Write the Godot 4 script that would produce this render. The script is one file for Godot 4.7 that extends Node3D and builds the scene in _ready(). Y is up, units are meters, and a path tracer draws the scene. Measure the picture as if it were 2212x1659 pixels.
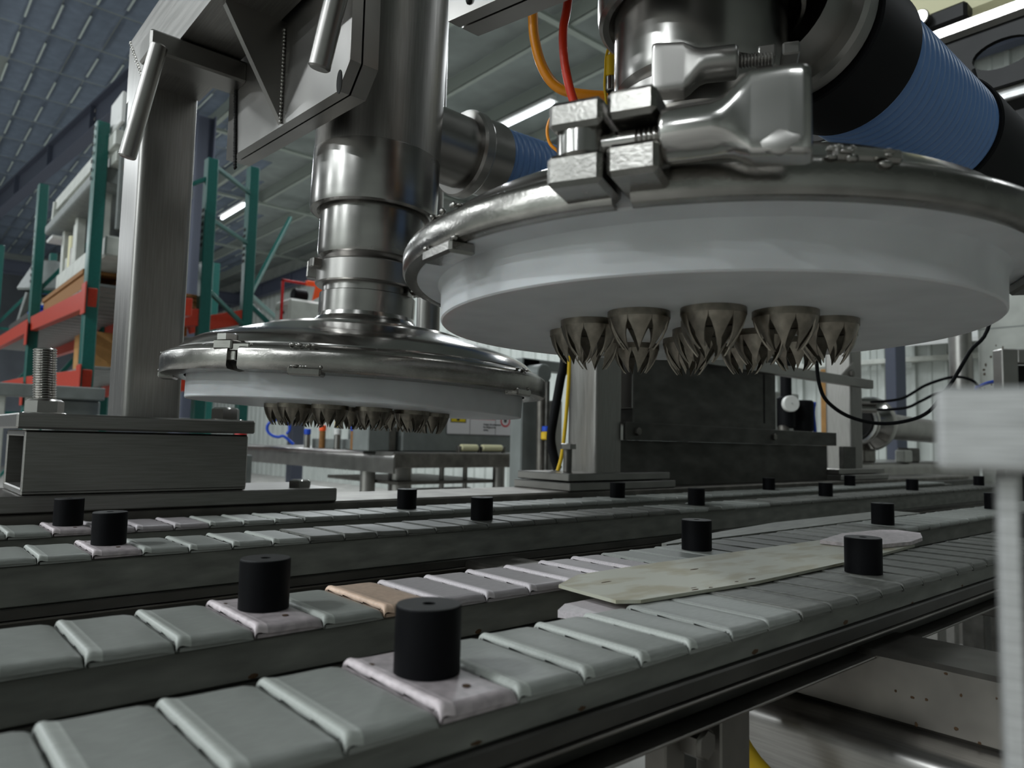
extends Node3D
# Warehouse packing line: two suction heads over four conveyor chains. Metres, y up, belts run along +X.

const LAMP_Y := 5.3
var M := {}
var used := {}
var rng := RandomNumberGenerator.new()


func _ready() -> void:
	rng.seed = 7
	setup_camera()
	setup_environment()
	setup_lamps()
	make_materials()
	build_hall()
	build_conveyors()
	build_gantry()
	build_heads()
	build_hoses()
	build_center_stand()
	build_near_objects()
	build_under_frame()
	build_lines_and_cables()
	build_mid_machines()
	build_right_machines()
	build_racks()


# ---------------------------------------------------------------- camera, light, exposure
func setup_camera() -> void:
	var cam := Camera3D.new()
	cam.name = "camera"
	cam.fov = 55.4
	cam.near = 0.01
	cam.far = 200.0
	var attr := CameraAttributesPhysical.new()
	attr.frustum_focal_length = 22.86
	attr.frustum_focus_distance = 0.62
	attr.exposure_aperture = 10.5
	cam.attributes = attr
	add_child(cam)
	cam.transform = Transform3D(Basis(Vector3(0.75150943, 0.02123078, 0.65938065), Vector3(-0.06842874, 0.99659952, 0.04590104), Vector3(-0.65616392, -0.07961565, 0.75040673)), Vector3(0, 0.9969, 0))
	cam.fov = 55.4
	cam.current = true


func setup_environment() -> void:
	var we := WorldEnvironment.new()
	we.name = "world_environment"
	var e := Environment.new()
	e.background_mode = Environment.BG_COLOR
	e.background_color = Color(0.0, 0.0, 0.0)
	e.tonemap_mode = Environment.TONE_MAPPER_LINEAR
	e.tonemap_exposure = EXPOSURE
	e.sdfgi_enabled = true
	e.ssao_enabled = true
	e.ssil_enabled = true
	we.environment = e
	add_child(we)


const EXPOSURE := 0.76
# x, z (centre of the 1.25 m tube, which runs along z), strength
const LAMPS := [
	[6.25, -7.07, 10.0], [4.98, -13.95, 12.0], [-4.5, -2.0, 26.0], [-4.5, -6.5, 18.0], [-4.5, 3.0, 6.0], [-8.0, -3.5, 36.0], [-8.0, 1.5, 20.0], [-11.5, -1.5, 44.0], [-11.5, -7.0, 30.0],
	[1.9, -3.6, 5.0], [1.9, 1.4, 1.5], [6.25, 1.6, 4.0], [-6.0, -13.0, 24.0], [-2.5, -11.0, 20.0], [-3.0, -18.5, 22.0], [-9.5, -18.5, 24.0], [4.81, -8.53, 9.0], [4.02, -6.59, 8.0], [5.88, -10.98, 10.0], [3.13, -11.7, 12.0], [4.75, -17.03, 12.0], [6.57, -4.57, 8.0],  # back-left and hidden lamps here are unseen additions that brighten hall and steel
]


func setup_lamps() -> void:
	for a in LAMPS:
		var l := AreaLight3D.new()
		l.name = "tube_light"
		l.area_size = Vector2(0.14, 1.2)
		l.light_color = Color(0.96, 0.985, 1.0)
		l.light_energy = a[2]
		l.shadow_enabled = true
		l.set("area_range", 60.0)
		add_child(l, true)
		l.position = Vector3(a[0], LAMP_Y - 0.035, a[1])
		l.rotation.x = -PI / 2


# ---------------------------------------------------------------- naming
func numbered(called: String) -> String:
	if not used.has(called):
		used[called] = 0
		return called
	used[called] += 1
	return "%s_%03d" % [called, used[called]]


func tag(o: Node3D, label: String, category: String, group := "", kind := "") -> void:
	o.set_meta("label", label)
	o.set_meta("category", category)
	if group: o.set_meta("group", group)
	if kind: o.set_meta("kind", kind)


func thing(called: String, label: String, category: String, at := Vector3.ZERO, group := "") -> Node3D:
	var o := Node3D.new()
	o.name = numbered(called)
	add_child(o)
	o.position = at
	tag(o, label, category, group)
	return o


func piece(called: String, mesh: Mesh, m: Material, parent: Node3D, at := Vector3.ZERO, basis := Basis()) -> MeshInstance3D:
	var o := MeshInstance3D.new()
	o.name = called if parent != self else numbered(called)
	o.mesh = mesh
	o.material_override = m
	parent.add_child(o, true)
	o.transform = Transform3D(basis, at)
	return o


func obj(called: String, st: SurfaceTool, m: Material, parent: Node3D = null) -> MeshInstance3D:
	return piece(called, st.commit(), m, parent if parent else self)


func struct(called: String, st: SurfaceTool, m: Material, label := "") -> MeshInstance3D:
	var o := obj(called, st, m)
	o.set_meta("kind", "structure")
	if label: o.set_meta("label", label)
	return o


# ---------------------------------------------------------------- shapes
func mk() -> SurfaceTool:
	var st := SurfaceTool.new()
	st.begin(Mesh.PRIMITIVE_TRIANGLES)
	return st


func tri(st: SurfaceTool, a: Vector3, b: Vector3, c: Vector3, na: Vector3, nb: Vector3, nc: Vector3) -> void:
	if (c - a).cross(b - a).dot(na + nb + nc) < 0.0:
		var t := b; b = c; c = t
		t = nb; nb = nc; nc = t
	st.set_normal(na); st.add_vertex(a)
	st.set_normal(nb); st.add_vertex(b)
	st.set_normal(nc); st.add_vertex(c)


func quad(st: SurfaceTool, a: Vector3, b: Vector3, c: Vector3, d: Vector3, n: Vector3) -> void:
	tri(st, a, b, c, n, n, n)
	tri(st, a, c, d, n, n, n)


func quad_n(st: SurfaceTool, p: Array, n: Array) -> void:
	tri(st, p[0], p[1], p[2], n[0], n[1], n[2])
	tri(st, p[0], p[2], p[3], n[0], n[2], n[3])


func box(st: SurfaceTool, c: Vector3, s: Vector3, bev := 0.0, b := Basis()) -> SurfaceTool:
	var h := s * 0.5
	bev = minf(bev, minf(h.x, minf(h.y, h.z)) * 0.98)
	var pt := func(k: int, sg: Vector3) -> Vector3:
		var v := Vector3(sg.x * (h.x - bev), sg.y * (h.y - bev), sg.z * (h.z - bev))
		v[k] = sg[k] * h[k]
		return c + b * v
	for k in 3:
		var i := (k + 1) % 3
		var j := (k + 2) % 3
		for s0 in [-1.0, 1.0]:
			var q := []
			for uv in [[-1.0, -1.0], [1.0, -1.0], [1.0, 1.0], [-1.0, 1.0]]:
				var sg := Vector3.ZERO
				sg[k] = s0; sg[i] = uv[0]; sg[j] = uv[1]
				q.append(pt.call(k, sg))
			var n := Vector3.ZERO
			n[k] = s0
			quad(st, q[0], q[1], q[2], q[3], (b * n).normalized())
	if bev > 0.0:
		for k in 3:
			var i := (k + 1) % 3
			var j := (k + 2) % 3
			for si in [-1.0, 1.0]:
				for sj in [-1.0, 1.0]:
					var lo := Vector3.ZERO
					lo[i] = si; lo[j] = sj; lo[k] = -1.0
					var hi := lo
					hi[k] = 1.0
					var n := Vector3.ZERO
					n[i] = si; n[j] = sj
					quad(st, pt.call(i, lo), pt.call(i, hi), pt.call(j, hi), pt.call(j, lo), (b * n).normalized())
		for sx in [-1.0, 1.0]:
			for sy in [-1.0, 1.0]:
				for sz in [-1.0, 1.0]:
					var sg := Vector3(sx, sy, sz)
					var n: Vector3 = (b * sg).normalized()
					tri(st, pt.call(0, sg), pt.call(1, sg), pt.call(2, sg), n, n, n)
	return st


func bbox(lo: Vector3, hi: Vector3, bev := 0.0) -> SurfaceTool:
	return box(mk(), (lo + hi) * 0.5, (hi - lo).abs(), bev)


func abox(st: SurfaceTool, lo: Vector3, hi: Vector3, bev := 0.0) -> SurfaceTool:
	return box(st, (lo + hi) * 0.5, (hi - lo).abs(), bev)


# profile of (radius, height), from the bottom centre outwards and up
func lathe(st: SurfaceTool, prof: Array, xf := Transform3D(), segs := 48, smooth := 30.0, a0 := 0.0, a1 := TAU) -> SurfaceTool:
	var n := prof.size()
	var sn := []
	for i in n - 1:
		var d: Vector2 = prof[i + 1] - prof[i]
		sn.append(Vector2(d.y, -d.x).normalized())
	var lim := cos(deg_to_rad(smooth))
	var closed: bool = (prof[0] as Vector2).distance_to(prof[n - 1]) < 1e-7
	for i in n - 1:
		var na: Vector2 = sn[i]
		var nb: Vector2 = sn[i]
		if (prof[i + 1] as Vector2).distance_to(prof[i]) < 1e-9: continue
		var pi := i - 1 if i > 0 else (n - 2 if closed else -1)
		var ni := i + 1 if i < n - 2 else (0 if closed else -1)
		if pi >= 0 and (sn[pi] as Vector2).dot(sn[i]) > lim: na = (sn[pi] + sn[i]).normalized()
		if ni >= 0 and (sn[ni] as Vector2).dot(sn[i]) > lim: nb = (sn[ni] + sn[i]).normalized()
		for k in segs:
			var t0 := a0 + (a1 - a0) * k / segs
			var t1 := a0 + (a1 - a0) * (k + 1) / segs
			var p := []
			var q := []
			for e in [[prof[i], na, t0], [prof[i], na, t1], [prof[i + 1], nb, t1], [prof[i + 1], nb, t0]]:
				p.append(xf * Vector3(e[0].x * cos(e[2]), e[0].y, e[0].x * sin(e[2])))
				q.append((xf.basis * Vector3(e[1].x * cos(e[2]), e[1].y, e[1].x * sin(e[2]))).normalized())
			if prof[i].x > 1e-7: tri(st, p[0], p[1], p[2], q[0], q[1], q[2])
			if prof[i + 1].x > 1e-7: tri(st, p[0], p[2], p[3], q[0], q[2], q[3])
	return st


# flat lids for a lathe that is not a full turn
func lids(st: SurfaceTool, prof: Array, xf: Transform3D, a0: float, a1: float) -> void:
	var poly := PackedVector2Array()
	for p in prof.slice(0, prof.size() - 1): poly.append(p)
	var ix := Geometry2D.triangulate_polygon(poly)
	for e in [[a0, -1.0], [a1, 1.0]]:
		var n: Vector3 = (xf.basis * Vector3(-sin(e[0]), 0, cos(e[0])) * e[1]).normalized()
		for i in range(0, ix.size(), 3):
			var v := []
			for j in 3:
				var p := poly[ix[i + j]]
				v.append(xf * Vector3(p.x * cos(e[0]), p.y, p.x * sin(e[0])))
			tri(st, v[0], v[1], v[2], n, n, n)


func axis_xf(a: Vector3, b: Vector3) -> Transform3D:
	var y := (b - a).normalized()
	var x := y.cross(Vector3.FORWARD if absf(y.z) < 0.9 else Vector3.RIGHT).normalized()
	return Transform3D(Basis(x, y, x.cross(y)), a)


func rod(st: SurfaceTool, a: Vector3, b: Vector3, r: float, bev := 0.0, segs := 20, r2 := -1.0) -> SurfaceTool:
	var l := a.distance_to(b)
	var rr := r if r2 < 0.0 else r2
	var prof := [Vector2(0, 0), Vector2(r - bev, 0), Vector2(r, bev), Vector2(rr, l - bev), Vector2(rr - bev, l), Vector2(0, l)]
	if bev <= 0.0: prof = [Vector2(0, 0), Vector2(r, 0), Vector2(rr, l), Vector2(0, l)]
	return lathe(st, prof, axis_xf(a, b), segs)


func smooth_line(pts: Array, sub := 6) -> Array:
	var out := []
	for i in pts.size() - 1:
		var p0: Vector3 = pts[maxi(i - 1, 0)]
		var p1: Vector3 = pts[i]
		var p2: Vector3 = pts[i + 1]
		var p3: Vector3 = pts[mini(i + 2, pts.size() - 1)]
		for k in sub:
			out.append(p1.cubic_interpolate(p2, p0, p3, float(k) / sub))
	out.append(pts[-1])
	return out


func tube(st: SurfaceTool, pts: Array, r: float, segs := 12, curve := true) -> SurfaceTool:
	if curve: pts = smooth_line(pts)
	var n := pts.size()
	var side := Vector3.ZERO
	var rings := []
	var dirs := []
	for i in n:
		var d: Vector3 = (pts[mini(i + 1, n - 1)] - pts[maxi(i - 1, 0)]).normalized()
		if i == 0: side = axis_xf(Vector3.ZERO, d).basis.x
		side = (side - d * side.dot(d)).normalized()
		var up := d.cross(side)
		var ring := []
		for k in segs:
			var a := TAU * k / segs
			ring.append(side * cos(a) + up * sin(a))
		rings.append(ring)
		dirs.append(d)
	for i in n - 1:
		for k in segs:
			var k2 := (k + 1) % segs
			var q := [rings[i][k], rings[i][k2], rings[i + 1][k2], rings[i + 1][k]]
			quad_n(st, [pts[i] + q[0] * r, pts[i] + q[1] * r, pts[i + 1] + q[2] * r, pts[i + 1] + q[3] * r], q)
	for e in [[0, -1.0], [n - 1, 1.0]]:
		var nn: Vector3 = dirs[e[0]] * e[1]
		for k in segs:
			var k2 := (k + 1) % segs
			tri(st, pts[e[0]], pts[e[0]] + rings[e[0]][k] * r, pts[e[0]] + rings[e[0]][k2] * r, nn, nn, nn)
	return st


# polygon in the local xy plane, pushed along local z from 0 to depth
func prism(st: SurfaceTool, poly: Array, depth: float, xf := Transform3D()) -> SurfaceTool:
	var pk := PackedVector2Array(poly)
	if Geometry2D.is_polygon_clockwise(pk): pk.reverse()
	var ix := Geometry2D.triangulate_polygon(pk)
	for e in [[0.0, -1.0], [depth, 1.0]]:
		var n: Vector3 = (xf.basis * Vector3(0, 0, e[1])).normalized()
		for i in range(0, ix.size(), 3):
			var v := []
			for j in 3: v.append(xf * Vector3(pk[ix[i + j]].x, pk[ix[i + j]].y, e[0]))
			tri(st, v[0], v[1], v[2], n, n, n)
	for i in pk.size():
		var a := pk[i]
		var b := pk[(i + 1) % pk.size()]
		var n: Vector3 = (xf.basis * Vector3(b.y - a.y, a.x - b.x, 0)).normalized()
		quad(st, xf * Vector3(a.x, a.y, 0), xf * Vector3(b.x, b.y, 0), xf * Vector3(b.x, b.y, depth), xf * Vector3(a.x, a.y, depth), n)
	return st


func hexagon(r: float) -> Array:
	var p := []
	for k in 6: p.append(Vector2(r * cos(TAU * (k + 0.5) / 6), r * sin(TAU * (k + 0.5) / 6)))
	return p


# hexagonal head or nut standing on a base point along dir, with a chamfered top
func hexnut(st: SurfaceTool, at: Vector3, dir: Vector3, r: float, h: float) -> SurfaceTool:
	var f := axis_xf(at, at + dir)
	var xf := Transform3D(Basis(f.basis.x, f.basis.z, -f.basis.y), at)  # local -z is dir
	xf = Transform3D(Basis(f.basis.z, f.basis.x, f.basis.y), at)
	prism(st, hexagon(r), h * 0.86, xf)
	lathe(st, [Vector2(r * 0.97, h * 0.86), Vector2(r * 0.82, h), Vector2(0, h)], f, 6, 5.0, TAU / 12.0 + PI / 2, TAU / 12.0 + PI / 2 + TAU)
	return st


# superellipse sections along local x: [x, y centre, z centre, half y, half z, power]
func loft(st: SurfaceTool, secs: Array, xf := Transform3D(), segs := 36) -> SurfaceTool:
	var g := []
	for s in secs:
		var ring := []
		for k in segs:
			var a := TAU * k / segs
			var c := cos(a)
			var d := sin(a)
			var e: float = 2.0 / s[5]
			ring.append(Vector3(s[0], s[1] + s[3] * signf(d) * pow(absf(d), e), s[2] + s[4] * signf(c) * pow(absf(c), e)))
		g.append(ring)
	var nrm := []
	for i in g.size():
		var row := []
		for k in segs:
			var du: Vector3 = g[mini(i + 1, g.size() - 1)][k] - g[maxi(i - 1, 0)][k]
			var dv: Vector3 = g[i][(k + 1) % segs] - g[i][(k - 1 + segs) % segs]
			var n := du.cross(dv).normalized()
			var out: Vector3 = g[i][k] - Vector3(secs[i][0], secs[i][1], secs[i][2])
			row.append(n if n.dot(out) >= 0.0 else -n)
		nrm.append(row)
	for i in g.size() - 1:
		for k in segs:
			var k2 := (k + 1) % segs
			quad_n(st, [xf * g[i][k], xf * g[i][k2], xf * g[i + 1][k2], xf * g[i + 1][k]], [xf.basis * nrm[i][k], xf.basis * nrm[i][k2], xf.basis * nrm[i + 1][k2], xf.basis * nrm[i + 1][k]])
	for e in [[0, -1.0], [g.size() - 1, 1.0]]:
		var s: Array = secs[e[0]]
		var n: Vector3 = xf.basis * Vector3(e[1], 0, 0)
		for k in segs:
			tri(st, xf * Vector3(s[0], s[1], s[2]), xf * g[e[0]][k], xf * g[e[0]][(k + 1) % segs], n, n, n)
	return st


# a lump of weld or casting: a sphere pushed in and out
func lump(st: SurfaceTool, c: Vector3, s: Vector3, b := Basis(), seg := 10) -> SurfaceTool:
	for i in seg:
		for k in seg * 2:
			var q := []
			var n := []
			for e in [[i, k], [i, k + 1], [i + 1, k + 1], [i + 1, k]]:
				var th: float = PI * e[0] / seg
				var ph: float = TAU * (e[1] % (seg * 2)) / (seg * 2)
				var d := Vector3(sin(th) * cos(ph), cos(th), sin(th) * sin(ph))
				var w := 1.0 + 0.18 * sin(d.x * 5.1 + c.x * 900.0) * sin(d.y * 4.3 + c.y * 700.0) + 0.1 * sin(d.z * 7.7 + c.z * 800.0)
				q.append(c + b * (d * s * w))
				n.append((b * (d / s)).normalized())
			if i > 0: tri(st, q[0], q[1], q[2], n[0], n[1], n[2])
			if i < seg - 1: tri(st, q[0], q[2], q[3], n[0], n[2], n[3])
	return st


# threaded rod: a lathe with ridges
func thread(st: SurfaceTool, a: Vector3, b: Vector3, r: float, pitch: float, depth: float, segs := 20) -> SurfaceTool:
	var l := a.distance_to(b)
	var n := int(l / pitch)
	var prof := [Vector2(0, 0), Vector2(r - depth, 0)]
	for i in n:
		prof.append(Vector2(r, l * (i + 0.4) / n))
		prof.append(Vector2(r, l * (i + 0.6) / n))
		prof.append(Vector2(r - depth, l * (i + 1.0) / n))
	prof.append(Vector2(0, l))
	return lathe(st, prof, axis_xf(a, b), segs, 20.0)


# ---------------------------------------------------------------- materials
func noise(sd: int, freq: float, lo: float, hi: float, oct := 3) -> NoiseTexture2D:
	var f := FastNoiseLite.new()
	f.seed = sd
	f.frequency = freq
	f.fractal_octaves = oct
	f.noise_type = FastNoiseLite.TYPE_SIMPLEX_SMOOTH
	var t := NoiseTexture2D.new()
	t.width = 512
	t.height = 512
	t.seamless = true
	t.noise = f
	var g := Gradient.new()
	g.set_color(0, Color(lo, lo, lo))
	g.set_color(1, Color(hi, hi, hi))
	t.color_ramp = g
	return t


func mat(called: String, c: Color, rough: float, metal := 0.0) -> StandardMaterial3D:
	var m := StandardMaterial3D.new()
	m.resource_name = called
	m.albedo_color = c
	m.roughness = rough
	m.metallic = metal
	M[called] = m
	return m


func textured(m: StandardMaterial3D, scale: Vector3, alb: Texture2D, rgh: Texture2D = null, bump: Texture2D = null, depth := 0.0, world := true) -> StandardMaterial3D:
	m.uv1_triplanar = true
	m.uv1_world_triplanar = world
	m.uv1_scale = scale
	m.uv1_triplanar_sharpness = 4.0
	m.albedo_texture = alb
	if rgh:
		m.roughness_texture = rgh
		m.roughness_texture_channel = BaseMaterial3D.TEXTURE_CHANNEL_RED
	if bump:
		m.heightmap_enabled = true
		m.heightmap_texture = bump
		m.heightmap_scale = depth
	return m


func make_materials() -> void:
	var cloud := noise(3, 0.006, 0.88, 1.0, 3)
	var fine := noise(5, 0.03, 0.88, 1.0, 3)
	var rgh := noise(9, 0.010, 0.8, 1.0, 3)
	var grain := noise(11, 0.05, 0.0, 1.0, 3)
	var dirt := noise(13, 0.008, 0.74, 1.0, 4)
	# brushed stainless, grain along x, y or z
	textured(mat("steel_x", Color(0.6, 0.59, 0.575), 0.42, 1.0), Vector3(0.9, 22, 22), fine, rgh, grain, 0.0018)
	textured(mat("steel_y", Color(0.62, 0.61, 0.595), 0.42, 1.0), Vector3(22, 0.9, 22), fine, rgh, grain, 0.0018)
	textured(mat("steel_z", Color(0.65, 0.64, 0.625), 0.42, 1.0), Vector3(22, 22, 0.9), fine, rgh, grain, 0.0018)
	textured(mat("steel_satin", Color(0.63, 0.62, 0.605), 0.36, 1.0), Vector3(2.5, 2.5, 2.5), cloud, rgh)
	textured(mat("steel_polished", Color(0.72, 0.71, 0.695), 0.2, 1.0), Vector3(4, 4, 4), cloud, rgh)
	textured(mat("steel_cast", Color(0.62, 0.61, 0.59), 0.28, 1.0), Vector3(14, 14, 14), cloud, rgh, grain, 0.006)
	textured(mat("steel_turned", Color(0.63, 0.62, 0.605), 0.28, 1.0), Vector3(2, 8, 2), cloud, rgh)
	textured(mat("steel_dark", Color(0.40, 0.395, 0.38), 0.55, 1.0), Vector3(2, 5, 5), dirt, rgh)
	textured(mat("steel_grimy", Color(0.55, 0.535, 0.51), 0.5, 1.0), Vector3(3, 3, 3), dirt, rgh)
	textured(mat("cup_metal", Color(0.62, 0.59, 0.54), 0.36, 1.0), Vector3(25, 25, 25), dirt, rgh)
	mat("near_black", Color(0.06, 0.055, 0.05), 0.8)  # near-black, stands in for shade inside slots, openings and hollow ends
	# plastics
	textured(mat("link_green", Color(0.745, 0.76, 0.735), 0.42), Vector3(5, 40, 40), fine, null, grain, 0.0008)
	textured(mat("link_grey", Color(0.56, 0.565, 0.535), 0.45), Vector3(5, 30, 30), dirt, null, grain, 0.0008)
	textured(mat("link_white", Color(0.93, 0.88, 0.89), 0.4), Vector3(18, 18, 18), noise(21, 0.012, 0.8, 1.0, 3))
	textured(mat("link_lilac", Color(0.84, 0.81, 0.82), 0.42), Vector3(5, 30, 30), fine)
	textured(mat("link_peach", Color(0.97, 0.84, 0.74), 0.42), Vector3(12, 12, 12), fine)
	for k in ["link_green", "link_grey", "link_white", "link_lilac", "link_peach"]: M[k].vertex_color_use_as_albedo = true  # pale lips: wear, with the light they catch painted in
	textured(mat("strip_green", Color(0.47, 0.478, 0.45), 0.55), Vector3(4, 14, 14), dirt)
	var smear := noise(23, 0.009, 0.7, 1.0, 4)
	smear.color_ramp.set_color(0, Color(0.88, 0.84, 0.74))
	smear.color_ramp.set_color(1, Color(1, 1, 0.98))
	smear.color_ramp.set_offset(0, 0.22)
	smear.color_ramp.set_offset(1, 0.55)
	textured(mat("sheet_plastic", Color(0.69, 0.69, 0.645), 0.4), Vector3(3, 3, 7), smear)
	textured(mat("pad_white", Color(0.8, 0.805, 0.81), 0.42), Vector3(4, 4, 4), noise(25, 0.01, 0.93, 1.0, 3))
	M.pad_white.subsurf_scatter_enabled = true
	M.pad_white.subsurf_scatter_strength = 0.12
	mat("peg_black", Color(0.05, 0.05, 0.06), 0.55)
	M.peg_black.metallic_specular = 0.22
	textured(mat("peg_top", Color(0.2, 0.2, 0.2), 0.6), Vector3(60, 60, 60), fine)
	mat("rust", Color(0.27, 0.19, 0.1), 0.9)
	mat("rubber", Color(0.06, 0.062, 0.07), 0.6)
	M.rubber.metallic_specular = 0.25
	mat("hose_blue", Color(0.38, 0.52, 0.72), 0.4)
	mat("air_orange", Color(0.9, 0.56, 0.08), 0.35)
	mat("air_red", Color(0.8, 0.2, 0.08), 0.35)
	mat("yellow", Color(0.85, 0.7, 0.08), 0.45)
	mat("blue", Color(0.06, 0.28, 0.75), 0.4)
	mat("cream", Color(0.86, 0.84, 0.68), 0.5)
	# hall
	textured(mat("ceiling_deck", Color(0.58, 0.61, 0.6), 0.75), Vector3(0.6, 0.6, 0.6), cloud)
	textured(mat("ceiling_quilt", Color(0.47, 0.52, 0.59), 0.6), Vector3(1.5, 1.5, 1.5), cloud)
	textured(mat("concrete", Color(0.72, 0.71, 0.69), 0.6), Vector3(0.5, 0.5, 0.5), dirt)
	textured(mat("wall_white", Color(0.74, 0.76, 0.74), 0.6), Vector3(0.4, 0.4, 0.4), cloud)
	textured(mat("wall_grey", Color(0.42, 0.44, 0.47), 0.7), Vector3(0.4, 0.4, 0.4), cloud)
	mat("beam_paint", Color(0.3, 0.32, 0.38), 0.6)
	mat("purlin", Color(0.6, 0.63, 0.6), 0.5)
	textured(mat("rack_teal", Color(0.08, 0.36, 0.33), 0.35), Vector3(3, 3, 3), fine)
	textured(mat("rack_orange", Color(0.72, 0.2, 0.09), 0.42), Vector3(3, 3, 3), fine)
	textured(mat("wood", Color(0.62, 0.43, 0.22), 0.75), Vector3(2, 14, 14), dirt)
	textured(mat("carton", Color(0.72, 0.54, 0.32), 0.8), Vector3(3, 3, 3), cloud)
	textured(mat("enamel", Color(0.78, 0.79, 0.76), 0.45), Vector3(2, 2, 2), cloud)
	textured(mat("enamel_grey", Color(0.48, 0.5, 0.49), 0.5), Vector3(3, 3, 3), cloud)
	textured(mat("aluminium", Color(0.92, 0.92, 0.915), 0.45, 0.55), Vector3(5, 160, 5), noise(31, 0.02, 0.62, 1.0, 3), rgh)
	textured(mat("plate_dark", Color(0.2, 0.2, 0.2), 0.5, 0.8), Vector3(2, 2, 2), cloud)
	mat("tape_silver", Color(0.78, 0.82, 0.8), 0.4)
	mat("orange_bright", Color(1.0, 0.36, 0.12), 0.5)
	mat("white_paint", Color(0.85, 0.85, 0.84), 0.5)
	mat("dark_blue", Color(0.05, 0.06, 0.12), 0.5)
	mat("red_paint", Color(0.75, 0.08, 0.08), 0.5)
	mat("glass_dial", Color(0.9, 0.9, 0.88), 0.3)
	var glow := mat("tube_glow", Color(1, 1, 1), 0.5)
	glow.emission_enabled = true
	glow.emission = Color(0.95, 0.98, 1.0)
	glow.emission_energy_multiplier = 5.0

# ---------------------------------------------------------------- the hall
func build_hall() -> void:
	struct("floor", bbox(Vector3(-13.2, -0.2, -26.2), Vector3(8.3, 0, 8.3)), M.concrete)
	var ceil := struct("ceiling", bbox(Vector3(-13.2, 5.65, -26.2), Vector3(8.3, 5.85, 8.3)), M.ceiling_deck)
	struct("wall_back", bbox(Vector3(-13.2, 0, -26.2), Vector3(8.3, 5.65, -26)), M.wall_grey)
	struct("wall_front", bbox(Vector3(-13.2, 0, 8), Vector3(8.3, 5.65, 8.3)), M.wall_white)
	struct("wall_left", bbox(Vector3(-13.2, 0, -26), Vector3(-13, 5.65, 8)), M.wall_white)
	var wall := struct("wall_right", bbox(Vector3(8.05, 0, -26), Vector3(8.3, 5.65, 8)), M.wall_white)
	# ribbed sheets of the white wall: one sheet shape, shared
	var prof := [Vector2(0, 0), Vector2(0.04, 0), Vector2(0.055, 0.032), Vector2(0.085, 0.032), Vector2(0.1, 0), Vector2(0.2, 0), Vector2(0.21, 0.008), Vector2(0.23, 0.008), Vector2(0.24, 0), Vector2(0.3, 0)]
	var poly := []
	for k in 3:
		for p in prof: poly.append(Vector2(p.x + 0.3 * k, p.y))
	poly.append(Vector2(0.9, -0.012)); poly.append(Vector2(0, -0.012))
	var clean := []
	for p in poly:
		if clean.is_empty() or (clean[-1] as Vector2).distance_to(p) > 1e-4: clean.append(p)
	var sheet := prism(mk(), clean, 5.4, Transform3D(Basis(Vector3(0, 0, 1), Vector3(-1, 0, 0), Vector3(0, 1, 0)), Vector3.ZERO)).commit()
	for k in 37:
		piece("wall_sheet", sheet, M.wall_white, wall, Vector3(8.03, 0, -25.9 + 0.905 * k))
	# quilted insulation squares under the roof, each its own pillow
	var q := mk()
	var n := 6
	for i in n:
		for j in n:
			var v := []
			var nn := []
			for e in [[i, j], [i + 1, j], [i + 1, j + 1], [i, j + 1]]:
				var u := (float(e[0]) / n - 0.5) * 2.0
				var w := (float(e[1]) / n - 0.5) * 2.0
				v.append(Vector3(u * 0.134, -0.035 * (1 - pow(u, 4)) * (1 - pow(w, 6)), w * 0.487))
				nn.append(Vector3(0.035 * -4 * pow(u, 3) / 0.134, -1, 0.035 * -6 * pow(w, 5) / 0.487 * 1.0).normalized())
				nn[-1].x = -nn[-1].x * -1.0
			quad_n(q, v, nn)
	var pillow := q.commit()
	var tape := box(mk(), Vector3.ZERO, Vector3(0.022, 0.02, 0.62), 0.006).commit()
	for r in 15:
		var z := -8.32 - 1.0 * r
		for c in 26:
			var x := 0.58 + 0.275 * c
			if x > -z * 0.095 - 0.2 and x < -z * 0.37 + 0.2 and x < 7.6:
				piece("insulation_square", pillow, M.ceiling_quilt, ceil, Vector3(x + rng.randf_range(-0.006, 0.006), 5.648, z))
				if rng.randf() < 0.8: piece("seam_tape", tape, M.tape_silver, ceil, Vector3(x - 0.1375, 5.63, z + rng.randf_range(-0.1, 0.1)))
	# roof steel
	var steel := [[Vector3(1.0, 4.95, -20.5), Vector3(2.35, 4.95, -4.8), 0.16, 0.34], [Vector3(7.86, 5.02, -26), Vector3(7.86, 5.02, 8), 0.14, 0.34], [Vector3(-13, 4.98, -21.2), Vector3(8, 4.98, -21.2), 0.16, 0.32], [Vector3(-13, 5.0, -15.6), Vector3(1.5, 5.0, -15.6), 0.12, 0.26]]
	var t := 1
	for s in steel:
		var d: Vector3 = s[1] - s[0]
		var b := Basis(Vector3.UP.cross(d.normalized()).normalized(), Vector3.UP, d.normalized())
		var mid: Vector3 = (s[0] + s[1]) * 0.5
		var st := mk()
		box(st, mid, Vector3(0.014, s[3], d.length()), 0, b)
		box(st, mid + Vector3(0, s[3] * 0.5, 0), Vector3(s[2], 0.02, d.length()), 0, b)
		box(st, mid - Vector3(0, s[3] * 0.5, 0), Vector3(s[2], 0.02, d.length()), 0, b)
		for k in int(d.length() / 1.9):
			box(st, s[0] + d.normalized() * (0.8 + 1.9 * k), Vector3(s[2] * 0.9, s[3], 0.014), 0, b)
		struct("trim_%d" % t, st, M.beam_paint, "painted steel roof beam"); t += 1
	for x in [3.4, 4.35, 5.3, 6.25, 7.2]:
		var st := mk()
		abox(st, Vector3(x - 0.005, 5.44, -26), Vector3(x + 0.005, 5.64, 8))
		abox(st, Vector3(x - 0.005, 5.44, -26), Vector3(x + 0.06, 5.45, 8))
		struct("trim_%d" % t, st, M.purlin, "pale roof purlin"); t += 1
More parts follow.
